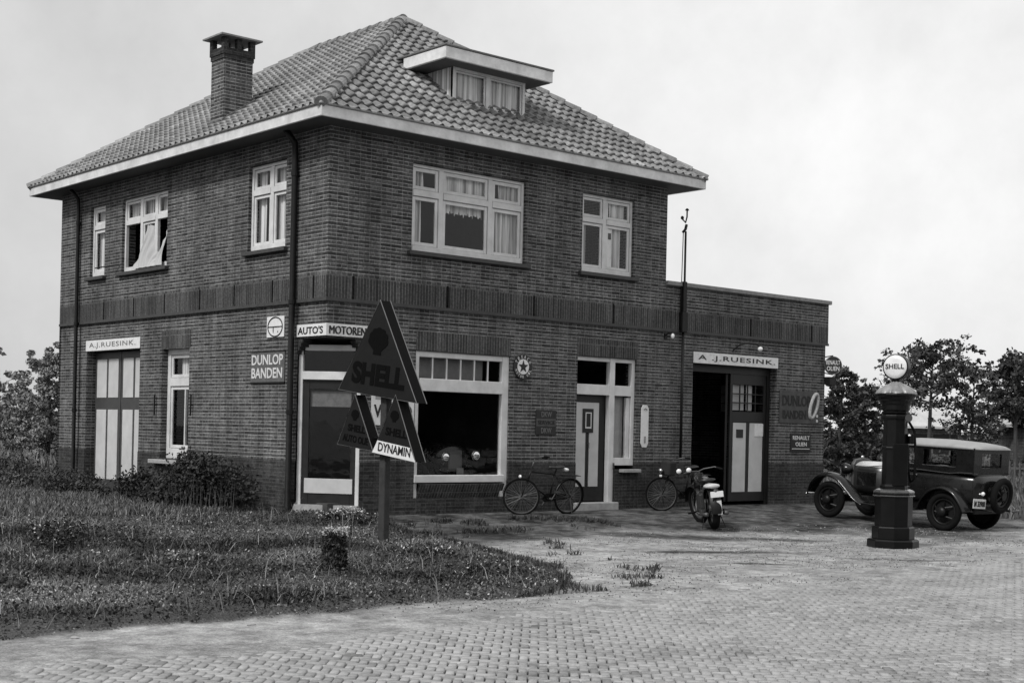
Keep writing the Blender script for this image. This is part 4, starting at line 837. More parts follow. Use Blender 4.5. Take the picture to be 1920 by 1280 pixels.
x.loft([[GF(r_ * math.cos(2 * math.pi * k / nn), d, r_ * math.sin(2 * math.pi * k / nn)) for k in range(nn)] for r_, d in prof]); gl = x.build('globe', M_IRON, PP)
x = MB(); x.loft([[GF(r_ * math.cos(2 * math.pi * k / nn), d, r_ * math.sin(2 * math.pi * k / nn)) for k in range(nn)] for r_, d in ((.183, -.077), (.178, -.085), (.12, -.097), (.02, -.102))]); x.build('globe_face', M_ENW, gl, smooth=True)
text_mesh('SHELL', GF, -.145, .145, -.03, .045, -.105, gl, M_LET, .01)
x = MB(); x.tube([(.19, -.06, 1.95), (.27, -.10, 1.80), (.30, -.1, 1.4), (.29, -.08, 1.05), (.25, -.05, 1.0), (.21, -.04, 1.2), (.21, -.02, 1.55)], .020, 8); x.build('hose', M_TYRE, PP, smooth=True)
x = MB(); x.box(.18, .25, -.14, .0, 1.60, 1.76); x.build('nozzle_box', M_IRON, PP, bevel=.01); x = MB(); x.lathe([(.02, 0), (.022, .02), (.008, .03)], 10, Frame((.14, -.20, 1.72))); x.build('knob', M_LAMP, PP, smooth=True)
x = MB(); x.lathe([(.06, 0), (.06, .02)], 20, Frame((.12, -.19, 2.0), (1, 0, 0), (0, 0, 1), (0, -1, 0))); x.build('gauge', M_STEEL, PP, smooth=False)
x = MB(); x.box(-.13, .13, -.205, -.19, .95, 1.6); x.build('column_door', M_IRON, PP, bevel=.008)
x = MB(); x.tube([(.20, .0, .95), (.245, 0, .93), (.245, 0, .87)], .015, 6); x.build('pipe', M_IRON, PP)

# ------------------------------------------------------------------ wheels, bicycles, motorcycle
def wheel(parent, c, r_, tw, rot=None, spokes=36, rimv=None, hub=.03, name='wheel', tyre=M_TYRE, rimm=None, hubw=.05):
    """wheel in the xz plane about c, rot: 4x4 applied afterwards"""
    c = Vector(c); n = 48
    def T(p): return (rot @ p) if rot else p
    x = MB(); x.tube([T(c + Vector((r_ * math.cos(2 * math.pi * k / n), 0, r_ * math.sin(2 * math.pi * k / n)))) for k in range(n)], tw, 8, closed=True); w_ = x.build(name, tyre, parent, smooth=True)
    x = MB(); rr = r_ - tw * 1.1; x.tube([T(c + Vector((rr * math.cos(2 * math.pi * k / n), 0, rr * math.sin(2 * math.pi * k / n)))) for k in range(n)], tw * .45, 6, closed=True); x.build('rim', rimm or M_STEEL, w_, smooth=True)
    x = MB()
    for k in range(spokes):
        a = 2 * math.pi * k / spokes; sgn = 1 if k % 2 else -1; b_ = a + (.5 if (k // 2) % 2 else -.5)
        x.tube([T(c + Vector((hub * math.cos(b_), sgn * hubw * .7, hub * math.sin(b_)))), T(c + Vector((rr * math.cos(a), 0, rr * math.sin(a))))], .0028 if spokes > 20 else .012, 3, cap=False)
    x.tube([T(c + Vector((0, -hubw, 0))), T(c + Vector((0, hubw, 0)))], hub, 10); x.build('spokes', M_STEEL if spokes > 12 else M_BLACK, w_); return w_
def bicycle(label, loc, rz, steer, lean, extras):
    t_ = thing('bicycle', label, 'bicycle', loc, (lean, 0, rz), group='bicycles leaning against the front wall')
    r_ = .315; hz = r_ + .02; xr, xf = -.53, .56
    wheel(t_, (xr, 0, hz), r_, .019)
    head = Vector((xf - .10, 0, .62)); ax = Vector((-.28, 0, .96)).normalized()
    RS = Matrix.Translation(head) @ Matrix.Rotation(steer, 4, ax) @ Matrix.Translation(-head)
    wheel(t_, (xf, 0, hz), r_, .019, rot=RS)
    st = Vector((-.17, 0, .80)); bb = Vector((-.08, 0, .30)); ht = head + ax * .22; hb = head
    x = MB(); x.tube([hb, bb], .016); x.tube([ht - ax * .03, st - Vector((-.02, 0, .06))], .015); x.tube([st, bb], .016); x.tube([hb - ax * .02, ht + ax * .02], .02)
    for s_ in (-1, 1): x.tube([bb + Vector((0, s_ * .03, 0)), (xr, s_ * .055, hz)], .009); x.tube([st + Vector((.0, s_ * .02, -.06)), (xr, s_ * .055, hz)], .008)
    x.build('frame', M_BLACK, t_, smooth=True)
    x = MB()
    for s_ in (-1, 1): x.tube([RS @ (hb + Vector((0, s_ * .03, -.02))), RS @ Vector((xf - .06, s_ * .05, .5)), RS @ Vector((xf, s_ * .05, hz))], .010)
    x.build('fork', M_BLACK, t_, smooth=True)
    x = MB(); x.tube([ht, RS @ (ht + ax * .20)], .013)
    x.tube([RS @ (ht + ax * .21 + Vector(q)) for q in ((-.24, .27, .02), (-.12, .26, .03), (.02, .16, .0), (.06, 0, -.01), (.02, -.16, 0), (-.12, -.26, .03), (-.24, -.27, .02))], .011); x.build('handlebar', M_STEEL, t_, smooth=True)
    for s_ in (-1, 1): x = MB(); x.tube([RS @ (ht + ax * .21 + Vector((-.25, s_ * .27, .02))), RS @ (ht + ax * .21 + Vector((-.14, s_ * .262, .03)))], .017); x.build('grip', M_TYRE, t_, smooth=True)
    x = MB(); x.loft([[Vector((-.17 + a, w_ * math.cos(q), .87 + h_ + .025 * math.sin(q))) for q in [math.pi * 2 * k / 12 for k in range(12)]] for a, w_, h_ in ((.16, .012, .0), (.12, .025, .005), (.0, .05, .0), (-.10, .10, .02), (-.14, .085, .025))]); x.tube([st, (-.19, 0, .87)], .012); x.build('saddle', mat('leather', .03, .4), t_, smooth=True)
    for (cx, rs, a0, a1) in ((xr, None, 20, 200), (xf, RS, 10, 140)):
        x = MB(); N_ = 18
        def fn(a, b_, cx=cx, rs=rs, a0=a0, a1=a1):
            q = R(a0 + (a1 - a0) * a); rr = r_ + .035 - .012 * (2 * b_ - 1) ** 2; p = Vector((cx + rr * math.cos(q), (b_ - .5) * .055, hz + rr * math.sin(q))); return rs @ p if rs else p
        x.sheet(fn, N_, 4); x.build('mudguard', M_BLACK, t_, smooth=True, norm=False)
    x = MB(); x.prism([(-.56, .37), (-.02, .40), (.06, .30), (-.02, .22), (-.56, .28)], -.065, -.045); x.build('chain_guard', M_BLACK, t_, bevel=.01)
    x = MB(); x.tube([bb + Vector((0, -.08, 0)), bb + Vector((0, .08, 0))], .02); x.tube([bb + Vector((0, -.08, 0)), bb + Vector((.08, -.09, -.14))], .009); x.tube([bb + Vector((0, .08, 0)), bb + Vector((-.08, .09, .14))], .009); x.box(.04, .13, -.17, -.09, .14, .165); x.box(-.21, -.11, .09, .17, .425, .45); x.build('pedals', M_STEEL, t_)
    x = MB()
    for y in (-.05, 0, .05): x.tube([(-.32, y, .72), (-.72, y, .72)], .006, 5)
    for y in (-.05, .05): x.tube([(-.62, y, .72), (xr, y * 1.2, hz)], .006, 5)
    x.tube([(-.72, -.06, .72), (-.72, .06, .72)], .006, 5); x.tube([(-.32, -.06, .72), (-.32, .06, .72)], .006, 5); x.build('luggage_rack', M_BLACK, t_)
    for e in extras:
        if e == 'bag': x = MB(); x.loft([[Vector((-.40 + a, w_ * math.cos(q), .83 + w_ * .8 * math.sin(q))) for q in [math.pi * 2 * k / 10 for k in range(10)]] for a, w_ in ((-.06, .01), (-.05, .035), (.0, .045), (.04, .035), (.05, .01))]); x.build('lamp', M_LAMP, t_, smooth=True)
        if e == 'lamp': x = MB(); p = RS @ Vector((xf - .02, .0, .80)); x.lathe([(.01, 0), (.045, .05), (.05, .10), (.03, .12)], 14, Frame(p, (0, 1, 0), (0, 0, 1), (1, 0, 0))); x.build('headlamp', M_CHROME, t_, smooth=True)
        if e == 'reflector': x = MB(); p = RS @ Vector((xf + .02, .0, .70)); x.lathe([(.01, 0), (.035, .01), (.03, .03)], 12, Frame(p, (0, 1, 0), (0, 0, 1), (1, 0, 0))); x.build('reflector', M_LAMP, t_, smooth=True)
        if e == 'bagf': x = MB(); p = RS @ Vector((xf - .12, .0, .88)); x.box(-.10, .10, -.13, .13, -.17, .12, Frame(p)); x.build('handlebar_bag', mat('dark_cloth', .02, .9), t_, bevel=.04, seg=3)
    x = MB(); x.tube([(xr + .02, .07, hz - .02), (xr - .02, .12, .03)], .01); x.build('kickstand', M_STEEL, t_)
    return t_
bicycle('black bicycle with a small white lamp behind its saddle, between shop window and front door', (4.47, -.48, -.112), R(176), R(-36), R(-7), ('bag', 'reflector'))
bicycle('black bicycle with a dark handlebar bag, between thermometer plate and open garage', (8.10, -.50, -.112), R(178), R(-28), R(-7), ('lamp', 'reflector', 'bagf'))

def motorcycle():
    lx, ly = 6.05, -3.02; gz = ghp(lx, ly)
    t_ = thing('motorcycle', 'dark motorcycle seen from behind with pale seat pad, standing before the open garage', 'motorcycle', (lx, ly, gz), (R(-7), 0, R(52)))
    r_ = .30; xr, xf, hz = -.64, .68, .345
    wheel(t_, (xr, 0, hz), r_ - .01, .066, spokes=24, hub=.07, hubw=.07); h0 = Vector((.48, 0, .72)); ax = Vector((-.4, 0, .92)).normalized(); RS = Matrix.Translation(h0) @ Matrix.Rotation(R(14), 4, ax) @ Matrix.Translation(-h0)
    wheel(t_, (xf, 0, hz), r_, .048, rot=RS, spokes=24, hub=.06, hubw=.06)
    def tb(name, segs, r, m_=M_BLACK): x = MB(); [x.tube(q, r) for q in segs]; return x.build(name, m_, t_, smooth=True)
    tb('frame', [[(.46, 0, .78), (.30, 0, .30), (-.15, 0, .24), (-.30, 0, .55)], [(.44, 0, .84), (-.2, 0, .68), (xr, .08, hz)], [(-.2, 0, .68), (xr, -.08, hz)], [(-.15, .06, .24), (xr, .08, hz)], [(-.15, -.06, .24), (xr, -.08, hz)]], .018)
    tb('fork', [[RS @ Vector((.40, s_ * .07, .92)), RS @ Vector((.55, s_ * .075, .58)), RS @ Vector((xf, s_ * .075, hz))] for s_ in (-1, 1)], .016)
    tb('handlebar', [[RS @ Vector(q) for q in ((.18, .36, .93), (.32, .30, .98), (.41, .12, .98), (.42, 0, .95), (.41, -.12, .98), (.32, -.30, .98), (.18, -.36, .93))]], .013, M_STEEL)
    for s_ in (-1, 1): x = MB(); x.tube([RS @ Vector((.17, s_ * .365, .925)), RS @ Vector((.28, s_ * .315, .965))], .021); x.build('grip', M_TYRE, t_, smooth=True)
    x = MB(); x.loft([[Vector((a, w_ * math.cos(q), .80 + dz + h_ * math.sin(q))) for q in [math.pi * 2 * k / 14 for k in range(14)]] for a, w_, h_, dz in ((.44, .03, .03, .06), (.38, .11, .08, .05), (.20, .13, .10, .03), (.0, .12, .085, .0), (-.12, .07, .05, -.02), (-.16, .02, .02, -.03))]); x.build('fuel_tank', mat('black_gloss', .012, .15, coat=.8), t_, smooth=True)
    x = MB(); x.loft([[Vector((a, w_ * math.cos(q), .80 + dz + .035 * math.sin(q))) for q in [math.pi * 2 * k / 14 for k in range(14)]] for a, w_, dz in ((-.12, .03, -.01), (-.16, .07, .0), (-.30, .13, .015), (-.42, .14, .03), (-.47, .09, .035))]); x.build('saddle', mat('leather', .03), t_, smooth=True)
    x = MB(); x.loft([[Vector((a, w_ * math.cos(q), .74 + .04 * math.sin(q))) for q in [math.pi * 2 * k / 14 for k in range(14)]] for a, w_ in ((-.50, .05), (-.54, .11), (-.72, .14), (-.84, .12), (-.88, .05))]); x.build('pillion_pad', mat('pale_leather', .5, .6, var=.2), t_, smooth=True)
    for (cx, rs, a0, a1, m_) in ((xr, None, 25, 190, M_BLACK), (xf, RS, 10, 150, M_BLACK)):
        x = MB()
        def fn(a, b_, cx=cx, rs=rs, a0=a0, a1=a1): q = R(a0 + (a1 - a0) * a); rr = r_ + .085 - .03 * (2 * b_ - 1) ** 2; p = Vector((cx + rr * math.cos(q), (b_ - .5) * .19, hz + rr * math.sin(q))); return rs @ p if rs else p
        x.sheet(fn, 20, 6); x.build('mudguard', m_, t_, smooth=True, norm=False)
    x = MB(); x.box(-1.03, -1.015, -.13, .09, .56, .66); pl = x.build('number_plate', M_ENW, t_, bevel=.003)
    x = MB(); x.box(-1.00, -.985, -.09, -.01, .26, .50); x.build('mudguard_flap', mat('pale_leather', .5), t_, bevel=.004)
    x = MB(); x.tube([(-.94, 0, .62), (-1.02, 0, .68)], .03, 10); x.build('tail_lamp', M_STEEL, t_, smooth=True)
    x = MB(); x.lathe([(.03, 0), (.085, .06), (.095, .15), (.09, .17)], 18, Frame(RS @ Vector((.46, 0, .88)), (0, 1, 0), (0, 0, 1), (1, 0, 0))); x.build('headlamp', M_BLACK, t_, smooth=True)
    for s_, p in ((1, (.30, .40, 1.04)), (1, (.33, .20, 1.02))): x = MB(); x.lathe([(.005, 0), (.045, -.004), (.045, -.016), (.01, -.022)], 16, Frame(RS @ Vector(p), (0, 1, 0), (0, 0, 1), (1, 0, 0))); x.build('mirror', M_LAMP, t_, smooth=True)
    x = MB(); x.box(-.14, .24, -.13, .13, .22, .47); x.build('engine', M_STEEL, t_, bevel=.03, seg=2)
    x = MB(); 
    prof = []
    for k in range(7): prof += [(.085, .44 + k * .03), (.085, .45 + k * .03), (.06, .452 + k * .03), (.06, .468 + k * .03)]
    x.lathe(prof, 16, Frame((.08, 0, 0))); x.build('cylinder', M_STEEL, t_)
    for s_ in (-1, 1): x = MB(); x.tube([(.12, s_ * .08, .55), (.2, s_ * .13, .40), (.05, s_ * .16, .26), (-.3, s_ * .17, .25)], .02); x.tube([(-.3, s_ * .17, .25), (-.95, s_ * .17, .28)], [.02, .04], 10); x.build('exhaust', M_STEEL, t_, smooth=True)
    for s_ in (-1, 1): x = MB(); x.tube([(.02, s_ * .1, .28), (.02, s_ * .32, .26)], .018); x.build('footrest', M_TYRE, t_)
    x = MB(); x.box(-.68, -.36, .14, .22, .36, .62); x.build('tool_box', mat('leather', .03), t_, bevel=.02, seg=2)
    x = MB(); x.tube([(-.5, .12, .3), (-.56, .20, .01), (-.56, -.20, .01), (-.5, -.12, .3)], .012); x.build('stand', M_BLACK, t_)
motorcycle()

# ------------------------------------------------------------------ motor car
def car():
    gz = -.222
    T = thing('parked_car', 'black vintage saloon with a light fabric roof parked nose to the wall beyond the pump', 'car', (10.98, -3.74, gz), (0, R(-2.2), R(90)))
    BP = mat('car_black_paint', .006, .28, var=.3, coat=.25, spec=.3); RF = mat('fabric_top', .30, .6, var=.15, scale=5)
    r_ = .30
    for x_ in (1.285, -1.285):
        for y in (.68, -.68):
            w_ = wheel(T, (x_, y, .36), r_, .062, spokes=12, hub=.09, hubw=.09, rimm=M_BLACK); x = MB(); x.lathe([(.235, -.01), (.235, .01)], 24, Frame((x_, y - (.03 if y > 0 else -.03), .36), (1, 0, 0), (0, 0, 1), (0, 1, 0))); x.build('brake_drum', M_BLACK, w_)
            x = MB(); s_ = 1 if y > 0 else -1; x.lathe([(.10, 0), (.085, .05), (.03, .07)], 16, Frame((x_, y + s_ * .07, .36), (1, 0, 0), (0, 0, 1), (0, s_, 0))); x.build('hubcap', M_BLACK, w_, smooth=True)
    def ring(xp, hw_, z0, z1, n=28, p=5.0, zs=None):
        out = []; cz = (z0 + z1) / 2; hz_ = (z1 - z0) / 2
        for k in range(n):
            a = 2 * math.pi * k / n; c_, s_ = math.cos(a), math.sin(a); e = 2 / p
            out.append(Vector((xp, hw_ * math.copysign(abs(c_) ** e, c_), cz + hz_ * math.copysign(abs(s_) ** e, s_))))
        return out
    x = MB(); x.loft([ring(*q) for q in ((-1.90, .40, .60, .95), (-1.87, .54, .52, 1.04), (-1.78, .60, .47, 1.09), (-1.4, .635, .45, 1.10), (-.7, .65, .45, 1.10), (-.1, .63, .45, 1.10), (.12, .58, .45, 1.10), (.22, .50, .46, 1.11))]); body = x.build('body', BP, T, smooth=True)
    x = MB(); x.loft([ring(xp, hw_, .50, z1, 28, 3.2) for xp, hw_, z1 in ((.20, .47, 1.145), (.5, .41, 1.14), (.98, .32, 1.13), (1.0, .31, 1.12))]); hd = x.build('bonnet', mat('dusty_bonnet', .02, .38, spec=1.0, coat=.3), T, smooth=True)
    x = MB(); x.loft([[Vector((xp, hw_ * math.cos(a), zc + hh_ * math.sin(a))) for a in [math.pi * (.14 + .72 * k / 12) for k in range(13)]] + [Vector((xp, 0, zc - .02))] for xp, hw_, zc, hh_ in ((.22, .46, .99, .168), (.6, .40, .99, .162), (.985, .325, .985, .158))]); x.build('bonnet_top', mat('bonnet_sky_gleam', .55, .45, var=.1), hd, smooth=True)  # pale strip paints the sky's gleam on the bonnet shoulder
    for s_ in (-1, 1):
        x = MB()
        for k in range(14): xx_ = .40 + k * .035; x.box(xx_, xx_ + .012, -.008, .008, .68, .95, Frame((0, s_ * (.415 - (xx_ - .4) * .14 + .03), 0)))
        x.build('bonnet_louvres', BP, hd)
    x = MB(); x.prism([(-.31, .52), (.31, .52), (.32, 1.08), (.24, 1.17), (0, 1.20), (-.24, 1.17), (-.32, 1.08)], 1.0, 1.08, Frame((0, 0, 0), (0, 1, 0), (1, 0, 0))); rd = x.build('radiator', M_STEEL, T, bevel=.02, seg=2)
    x = MB(); x.lathe([(.03, 1.19), (.035, 1.22), (.01, 1.25)], 12, Frame((1.04, 0, 0))); x.build('radiator_cap', M_CHROME, rd, smooth=True)
    x = MB(); x.box(1.081, 1.09, -.26, .26, .56, 1.08); x.build('grille', M_BLACK, rd)
    x = MB(); x.loft([ring(xp, .10, .70, .90, 12, 2) for xp in (1.10, .2)]); 
    # greenhouse
    WZ0, WZ1, TZ = 1.20, 1.49, 1.56
    for s_ in (-1, 1):
        f = Frame((0, s_ * .605, 0), (1, 0, 0), (0, -s_, .12)); x = MB(); wall_holes(x, f, -1.80, .05, 1.08, TZ, [(-1.43, -.73, WZ0, WZ1), (-.58, -.12, WZ0, WZ1)], .035); x.build('cabin_side', BP, body, norm=False)
        for q in ((-1.43, -.73), (-.58, -.12)):
            y = MB(); y.quad(f(q[0], .02, WZ0), f(q[1], .02, WZ0), f(q[1], .02, WZ1), f(q[0], .02, WZ1)); y.build('side_window', M_GLASS, body, norm=False)
            y = MB(); y.tube([f(q[0], -.006, WZ0 - .005), f(q[1], -.006, WZ0 - .005)], .008, 5); y.build('window_trim', M_CHROME, body)
        y = MB(); y.tube([(-1.86, s_ * .56, 1.09), (-1.75, s_ * .615, 1.10), (-1.55, s_ * .64, 1.10), (-1.35, s_ * .65, 1.075), (-1.15, s_ * .655, 1.08), (-.7, s_ * .66, 1.10), (.1, s_ * .60, 1.11), (.9, s_ * .36, 1.02)], .009, 5); y.build('belt_moulding', mat('moulding_paint', .05, .2, coat=.5), body)
        y = MB(); y.tube([(-.66, s_ * .655, 1.0), (-.60, s_ * .69, 1.0), (-.52, s_ * .69, 1.0)], .012, 6); y.build('door_handle', M_CHROME, body)
    f = Frame((-1.80, 0, 0), (0, -1, 0), (1, 0, 0)); x = MB(); wall_holes(x, f, -.605, .605, 1.06, TZ, [(-.34, .34, 1.20, 1.46)], .035); x.build('cabin_rear', BP, body, norm=False)
    y = MB(); y.quad(f(-.34, .02, 1.20), f(.34, .02, 1.20), f(.34, .02, 1.46), f(-.34, .02, 1.46)); y.build('rear_window', M_GLASS, body, norm=False)
    f = Frame((.05, 0, 0), (0, -1, 0), (-1, 0, 0)); x = MB(); wall_holes(x, f, -.605, .605, 1.06, TZ, [(-.53, .53, 1.16, 1.50)], .035); x.build('windscreen_frame', BP, body, norm=False)
    y = MB(); y.quad(f(-.53, .02, 1.16), f(.53, .02, 1.16), f(.53, .02, 1.50), f(-.53, .02, 1.50)); y.build('windscreen', M_GLASS, body, norm=False)
    x = MB(); rg_ = []
    for xp, hw_, zt_ in ((-1.86, .50, 1.545), (-1.845, .57, 1.585), (-1.76, .615, 1.625), (-1.5, .63, 1.66), (-.9, .635, 1.685), (-.3, .63, 1.675), (.05, .60, 1.645), (.13, .56, 1.60), (.15, .50, 1.56)):
        rg_.append([Vector((xp, hw_ * math.cos(a), 1.535 + (zt_ - 1.535) * abs(math.sin(a)) ** .6)) for a in [math.pi * k / 20 for k in range(21)]] + [Vector((xp, 0, 1.53))])
    x.loft(rg_); x.build('roof', RF, body, smooth=True)
    x = MB(); x.box(-1.79, .06, -.60, .60, 1.52, 1.545); x.build('roof_rail', BP, body, bevel=.01)
    for y in (.3, -.3):
        x = MB(); x.box(-.62, -.45, y - .24, y + .24, .95, 1.17); x.build('seat_back', mat('leather', .03), body, bevel=.04, seg=2)
    x = MB(); x.box(-1.7, -1.55, -.5, .5, .95, 1.17); x.build('seat_back', mat('leather', .03), body, bevel=.04, seg=2)
    # wings and running boards
    for s_ in (-1, 1):
        def wing(path, wi, name):
            x = MB(); n = len(path)
            pts = []
            for i in range(n - 1):
                for k in range(5):
                    t_ = k / 5; p0, p1, p2, p3 = [Vector((q[0], 0, q[1])) for q in (path[max(i - 1, 0)], path[i], path[i + 1], path[min(i + 2, n - 1)])]
                    pts.append(.5 * ((2 * p1) + (p2 - p0) * t_ + (2 * p0 - 5 * p1 + 4 * p2 - p3) * t_ * t_ + (3 * p1 - p0 - 3 * p2 + p3) * t_ ** 3))
            pts.append(Vector((path[-1][0], 0, path[-1][1]))); m_ = len(pts)
            def fn(a, b_):
                i = min(int(round(a * (m_ - 1))), m_ - 1); p = pts[i]; tg = (pts[min(i + 1, m_ - 1)] - pts[max(i - 1, 0)]).normalized(); nn_ = Vector((-tg.z, 0, tg.x)); nn_ = nn_ if nn_.z > 0 else -nn_
                e = 2 * b_ - 1; return Vector((p.x, s_ * (.66 + e * wi), p.z)) - nn_ * (.07 * max(0, e) ** 2.2 + .05 * max(0, -e) ** 2)
            x.sheet(fn, m_ - 1, 10); o_2 = x.build(name, BP, T, smooth=True, norm=False); md = o_2.modifiers.new('s', 'SOLIDIFY'); md.thickness = .015
        wing([(1.78, .46), (1.72, .66), (1.55, .83), (1.28, .885), (1.02, .82), (.80, .64), (.60, .46), (.42, .37)], .17, 'front_wing')
        wing([(-.72, .37), (-.80, .56), (-.98, .76), (-1.25, .845), (-1.50, .78), (-1.68, .60), (-1.80, .40)], .15, 'rear_wing')
        x = MB(); x.box(-.74, .46, s_ * .66 - .16, s_ * .66 + .16, .335, .37); x.build('running_board', BP, T, bevel=.01)
        x = MB(); x.box(-.72, .5, s_ * .52 - .02, s_ * .52 + .02, .37, .50); x.build('valance', BP, T)
        x = MB(); x.lathe([(.02, -.12), (.07, -.08), (.105, -.01), (.115, .06), (.11, .075)], 24, Frame((1.12, s_ * .36, .97), (0, 1, 0), (0, 0, 1), (1, 0, 0))); hl_ = x.build('headlamp', BP, T, smooth=True)
        x = MB(); x.lathe([(.10, .076), (.08, .095), (.02, .105)], 24, Frame((1.12, s_ * .36, .97), (0, 1, 0), (0, 0, 1), (1, 0, 0))); x.build('lens', M_LAMP, hl_, smooth=True)
    x = MB(); x.box(-1.75, 1.2, -.42, .42, .34, .48); x.build('chassis', M_BLACK, T, bevel=.02)
    for y in (-.30, .30): x = MB(); x.tube([(1.2, y, .45), (1.9, y, .42)], .02); x.tube([(-1.7, y, .45), (-2.05, y, .42)], .02); x.build('frame_horn', M_BLACK, T)
    x = MB(); x.tube([(1.78, -.78, .44), (1.92, -.5, .43), (1.92, .5, .43), (1.78, .78, .44)], .022, 8); x.build('bumper', M_CHROME, T, smooth=True)
    x = MB(); x.tube([(-1.98, -.72, .42), (-2.10, -.5, .42), (-2.10, -.30, .42)], .022, 8); x.build('bumper', M_STEEL, T, smooth=True)
    rot = Matrix.Translation((-2.0, -.06, .70)) @ Matrix.Rotation(R(90), 4, 'Z') @ Matrix.Rotation(R(-6), 4, 'X') @ Matrix.Translation((2.0, .06, -.70))
    sp = wheel(T, (-2.0, -.06, .70), .275, .062, rot=rot, spokes=12, hub=.08, hubw=.06, name='spare_wheel', rimm=M_BLACK)
    x = MB(); x.tube([(-1.85, -.06, .70), (-2.0, -.06, .70)], .04); x.build('spare_carrier', M_BLACK, T)
    fp = Frame((-1.93, .58, .56), Vector((0, -1, -.05)).normalized(), (1, 0, .25), Vector((-.15, .18, 1)).normalized()); x = MB(); x.box(-.21, .21, -.01, .0, -.09, .09, fp); pl = x.build('number_plate', M_ENW, T, bevel=.002)
    text_mesh('M 33908', fp, -.18, .18, -.055, .055, -.013, pl, M_LET, .03)
    x = MB(); x.tube([(-1.80, .50, .72), (-1.93, .50, .74)], .012); x.lathe([(.035, 0), (.04, -.03), (.02, -.05)], 12, Frame((-1.93, .50, .74), (0, 1, 0), (0, 0, 1), (1, 0, 0))); x.build('tail_lamp', M_LAMP, T, smooth=True)
car()

# ------------------------------------------------------------------ machine on show behind the shop glass
t_ = thing('display_car', 'dark small car with two bright headlamps and a number board behind the shop glass', 'car', (3.07, .62, .26))
x = MB(); x.loft([[Vector((.42 * sx * math.cos(a), yy, .62 + .26 * sx * math.sin(a))) for a in [2 * math.pi * k / 20 for k in range(20)]] for yy, sx in ((-.2, .8), (-.12, 1), (1.2, 1.3))]); x.build('bonnet', mat('car_black_paint', .008), t_, smooth=True)
x = MB(); x.box(-.16, .16, -.24, -.2, .42, .78); x.build('grille', M_STEEL, t_, bevel=.02)
for cx, cz, rr in ((-.35, .65, .09), (.35, .68, .10)):
    x = MB(); x.lathe([(rr * .4, .12), (rr, .02), (rr, 0)], 20, Frame((cx, -.40, cz), (1, 0, 0), (0, 0, 1), (0, 1, 0))); h_ = x.build('headlamp', M_CHROME, t_, smooth=True); x = MB(); x.lathe([(rr * .97, 0), (rr * .6, -.015), (.01, -.02)], 20, Frame((cx, -.402, cz), (1, 0, 0), (0, 0, 1), (0, 1, 0))); x.build('lens', mat('bright_reflector', .9, .15, metal=1), h_, smooth=True)
x = MB(); x.box(-.12, .04, -.42, -.41, .34, .46); x.build('number_board', M_ENM, t_); x = MB(); x.tube([(-.7, -.38, .28), (.6, -.38, .28)], .02); x.build('bumper', M_STEEL, t_, smooth=True)
for cx in (-.55, .5): x = MB(); x.tube([Vector((cx, .1 + .22 * math.cos(a), .25 + .22 * math.sin(a))) for a in [2 * math.pi * k / 24 for k in range(24)]], .06, 8, closed=True); x.build('wheel', M_TYRE, t_, smooth=True)

# ------------------------------------------------------------------ vegetation
def veg_mat(name, rough=.65):
    m = bpy.data.materials.new(name); m.use_nodes = True; t = m.node_tree; b = t.nodes['Principled BSDF']; b.inputs['Roughness'].default_value = rough; b.inputs['Specular IOR Level'].default_value = .3
    a = t.nodes.new('ShaderNodeAttribute'); a.attribute_name = 'tone'; t.links.new(a.outputs['Fac'], b.inputs['Base Color']); return m
M_VEG = veg_mat('leaves'); M_BARK = mat('bark', .05, .9, var=.4, bump=.5, bscale=12)
def blades(name, px, py, h_, w_, tone, lean=.5, pz=None, parent=None, seed=0, material=None):
    n = len(px); q = np.random.RandomState(seed + 11); a = q.rand(n) * 2 * np.pi; z = gh(px, py) if pz is None else pz
    l = lean * h_ * q.rand(n); la = q.rand(n) * 2 * np.pi
    V = np.zeros((n, 5, 3)); cx, cy = np.cos(a), np.sin(a)
    for i, (s_, hh, ww, ll) in enumerate(((-1, -.05, 1, 0), (1, -.05, 1, 0), (1, .55, .75, .35), (-1, .55, .75, .35), (0, 1, 0, 1))):
        V[:, i, 0] = px + s_ * ww * w_ / 2 * cx + ll * l * np.cos(la); V[:, i, 1] = py + s_ * ww * w_ / 2 * cy + ll * l * np.sin(la); V[:, i, 2] = z + hh * h_ * (1 - .25 * ll * (l / h_))
    V = V.reshape(-1, 3); b_ = np.arange(n) * 5
    F = np.concatenate([np.stack([b_, b_ + 1, b_ + 2], -1), np.stack([b_, b_ + 2, b_ + 3], -1), np.stack([b_ + 3, b_ + 2, b_ + 4], -1)])
    return np_mesh(name, V, F, material or M_VEG, 3, {'tone': np.repeat(tone, 5)}, parent, smooth_=False)
def leaves(name, P, size, tone, parent=None, seed=0, flat=.0, asp=.6):
    n = len(P); q = np.random.RandomState(seed + 5)
    d1 = q.randn(n, 3); d1 /= np.linalg.norm(d1, axis=1)[:, None]; d2 = q.randn(n, 3); d2 -= (d2 * d1).sum(1)[:, None] * d1; d2 /= np.linalg.norm(d2, axis=1)[:, None]
    s_ = size * (.6 + .8 * q.rand(n)); a = d1 * s_[:, None]; b_ = d2 * (s_ * asp)[:, None]
    V = np.stack([P - a, P + b_ * .9 - a * .1, P + a, P - b_ * .9 - a * .1], 1).reshape(-1, 3); F = np.arange(n * 4).reshape(-1, 4)
    return np_mesh(name, V, F, M_VEG, 4, {'tone': np.repeat(tone, 4)}, parent, smooth_=False)
q = np.random.RandomState(42)
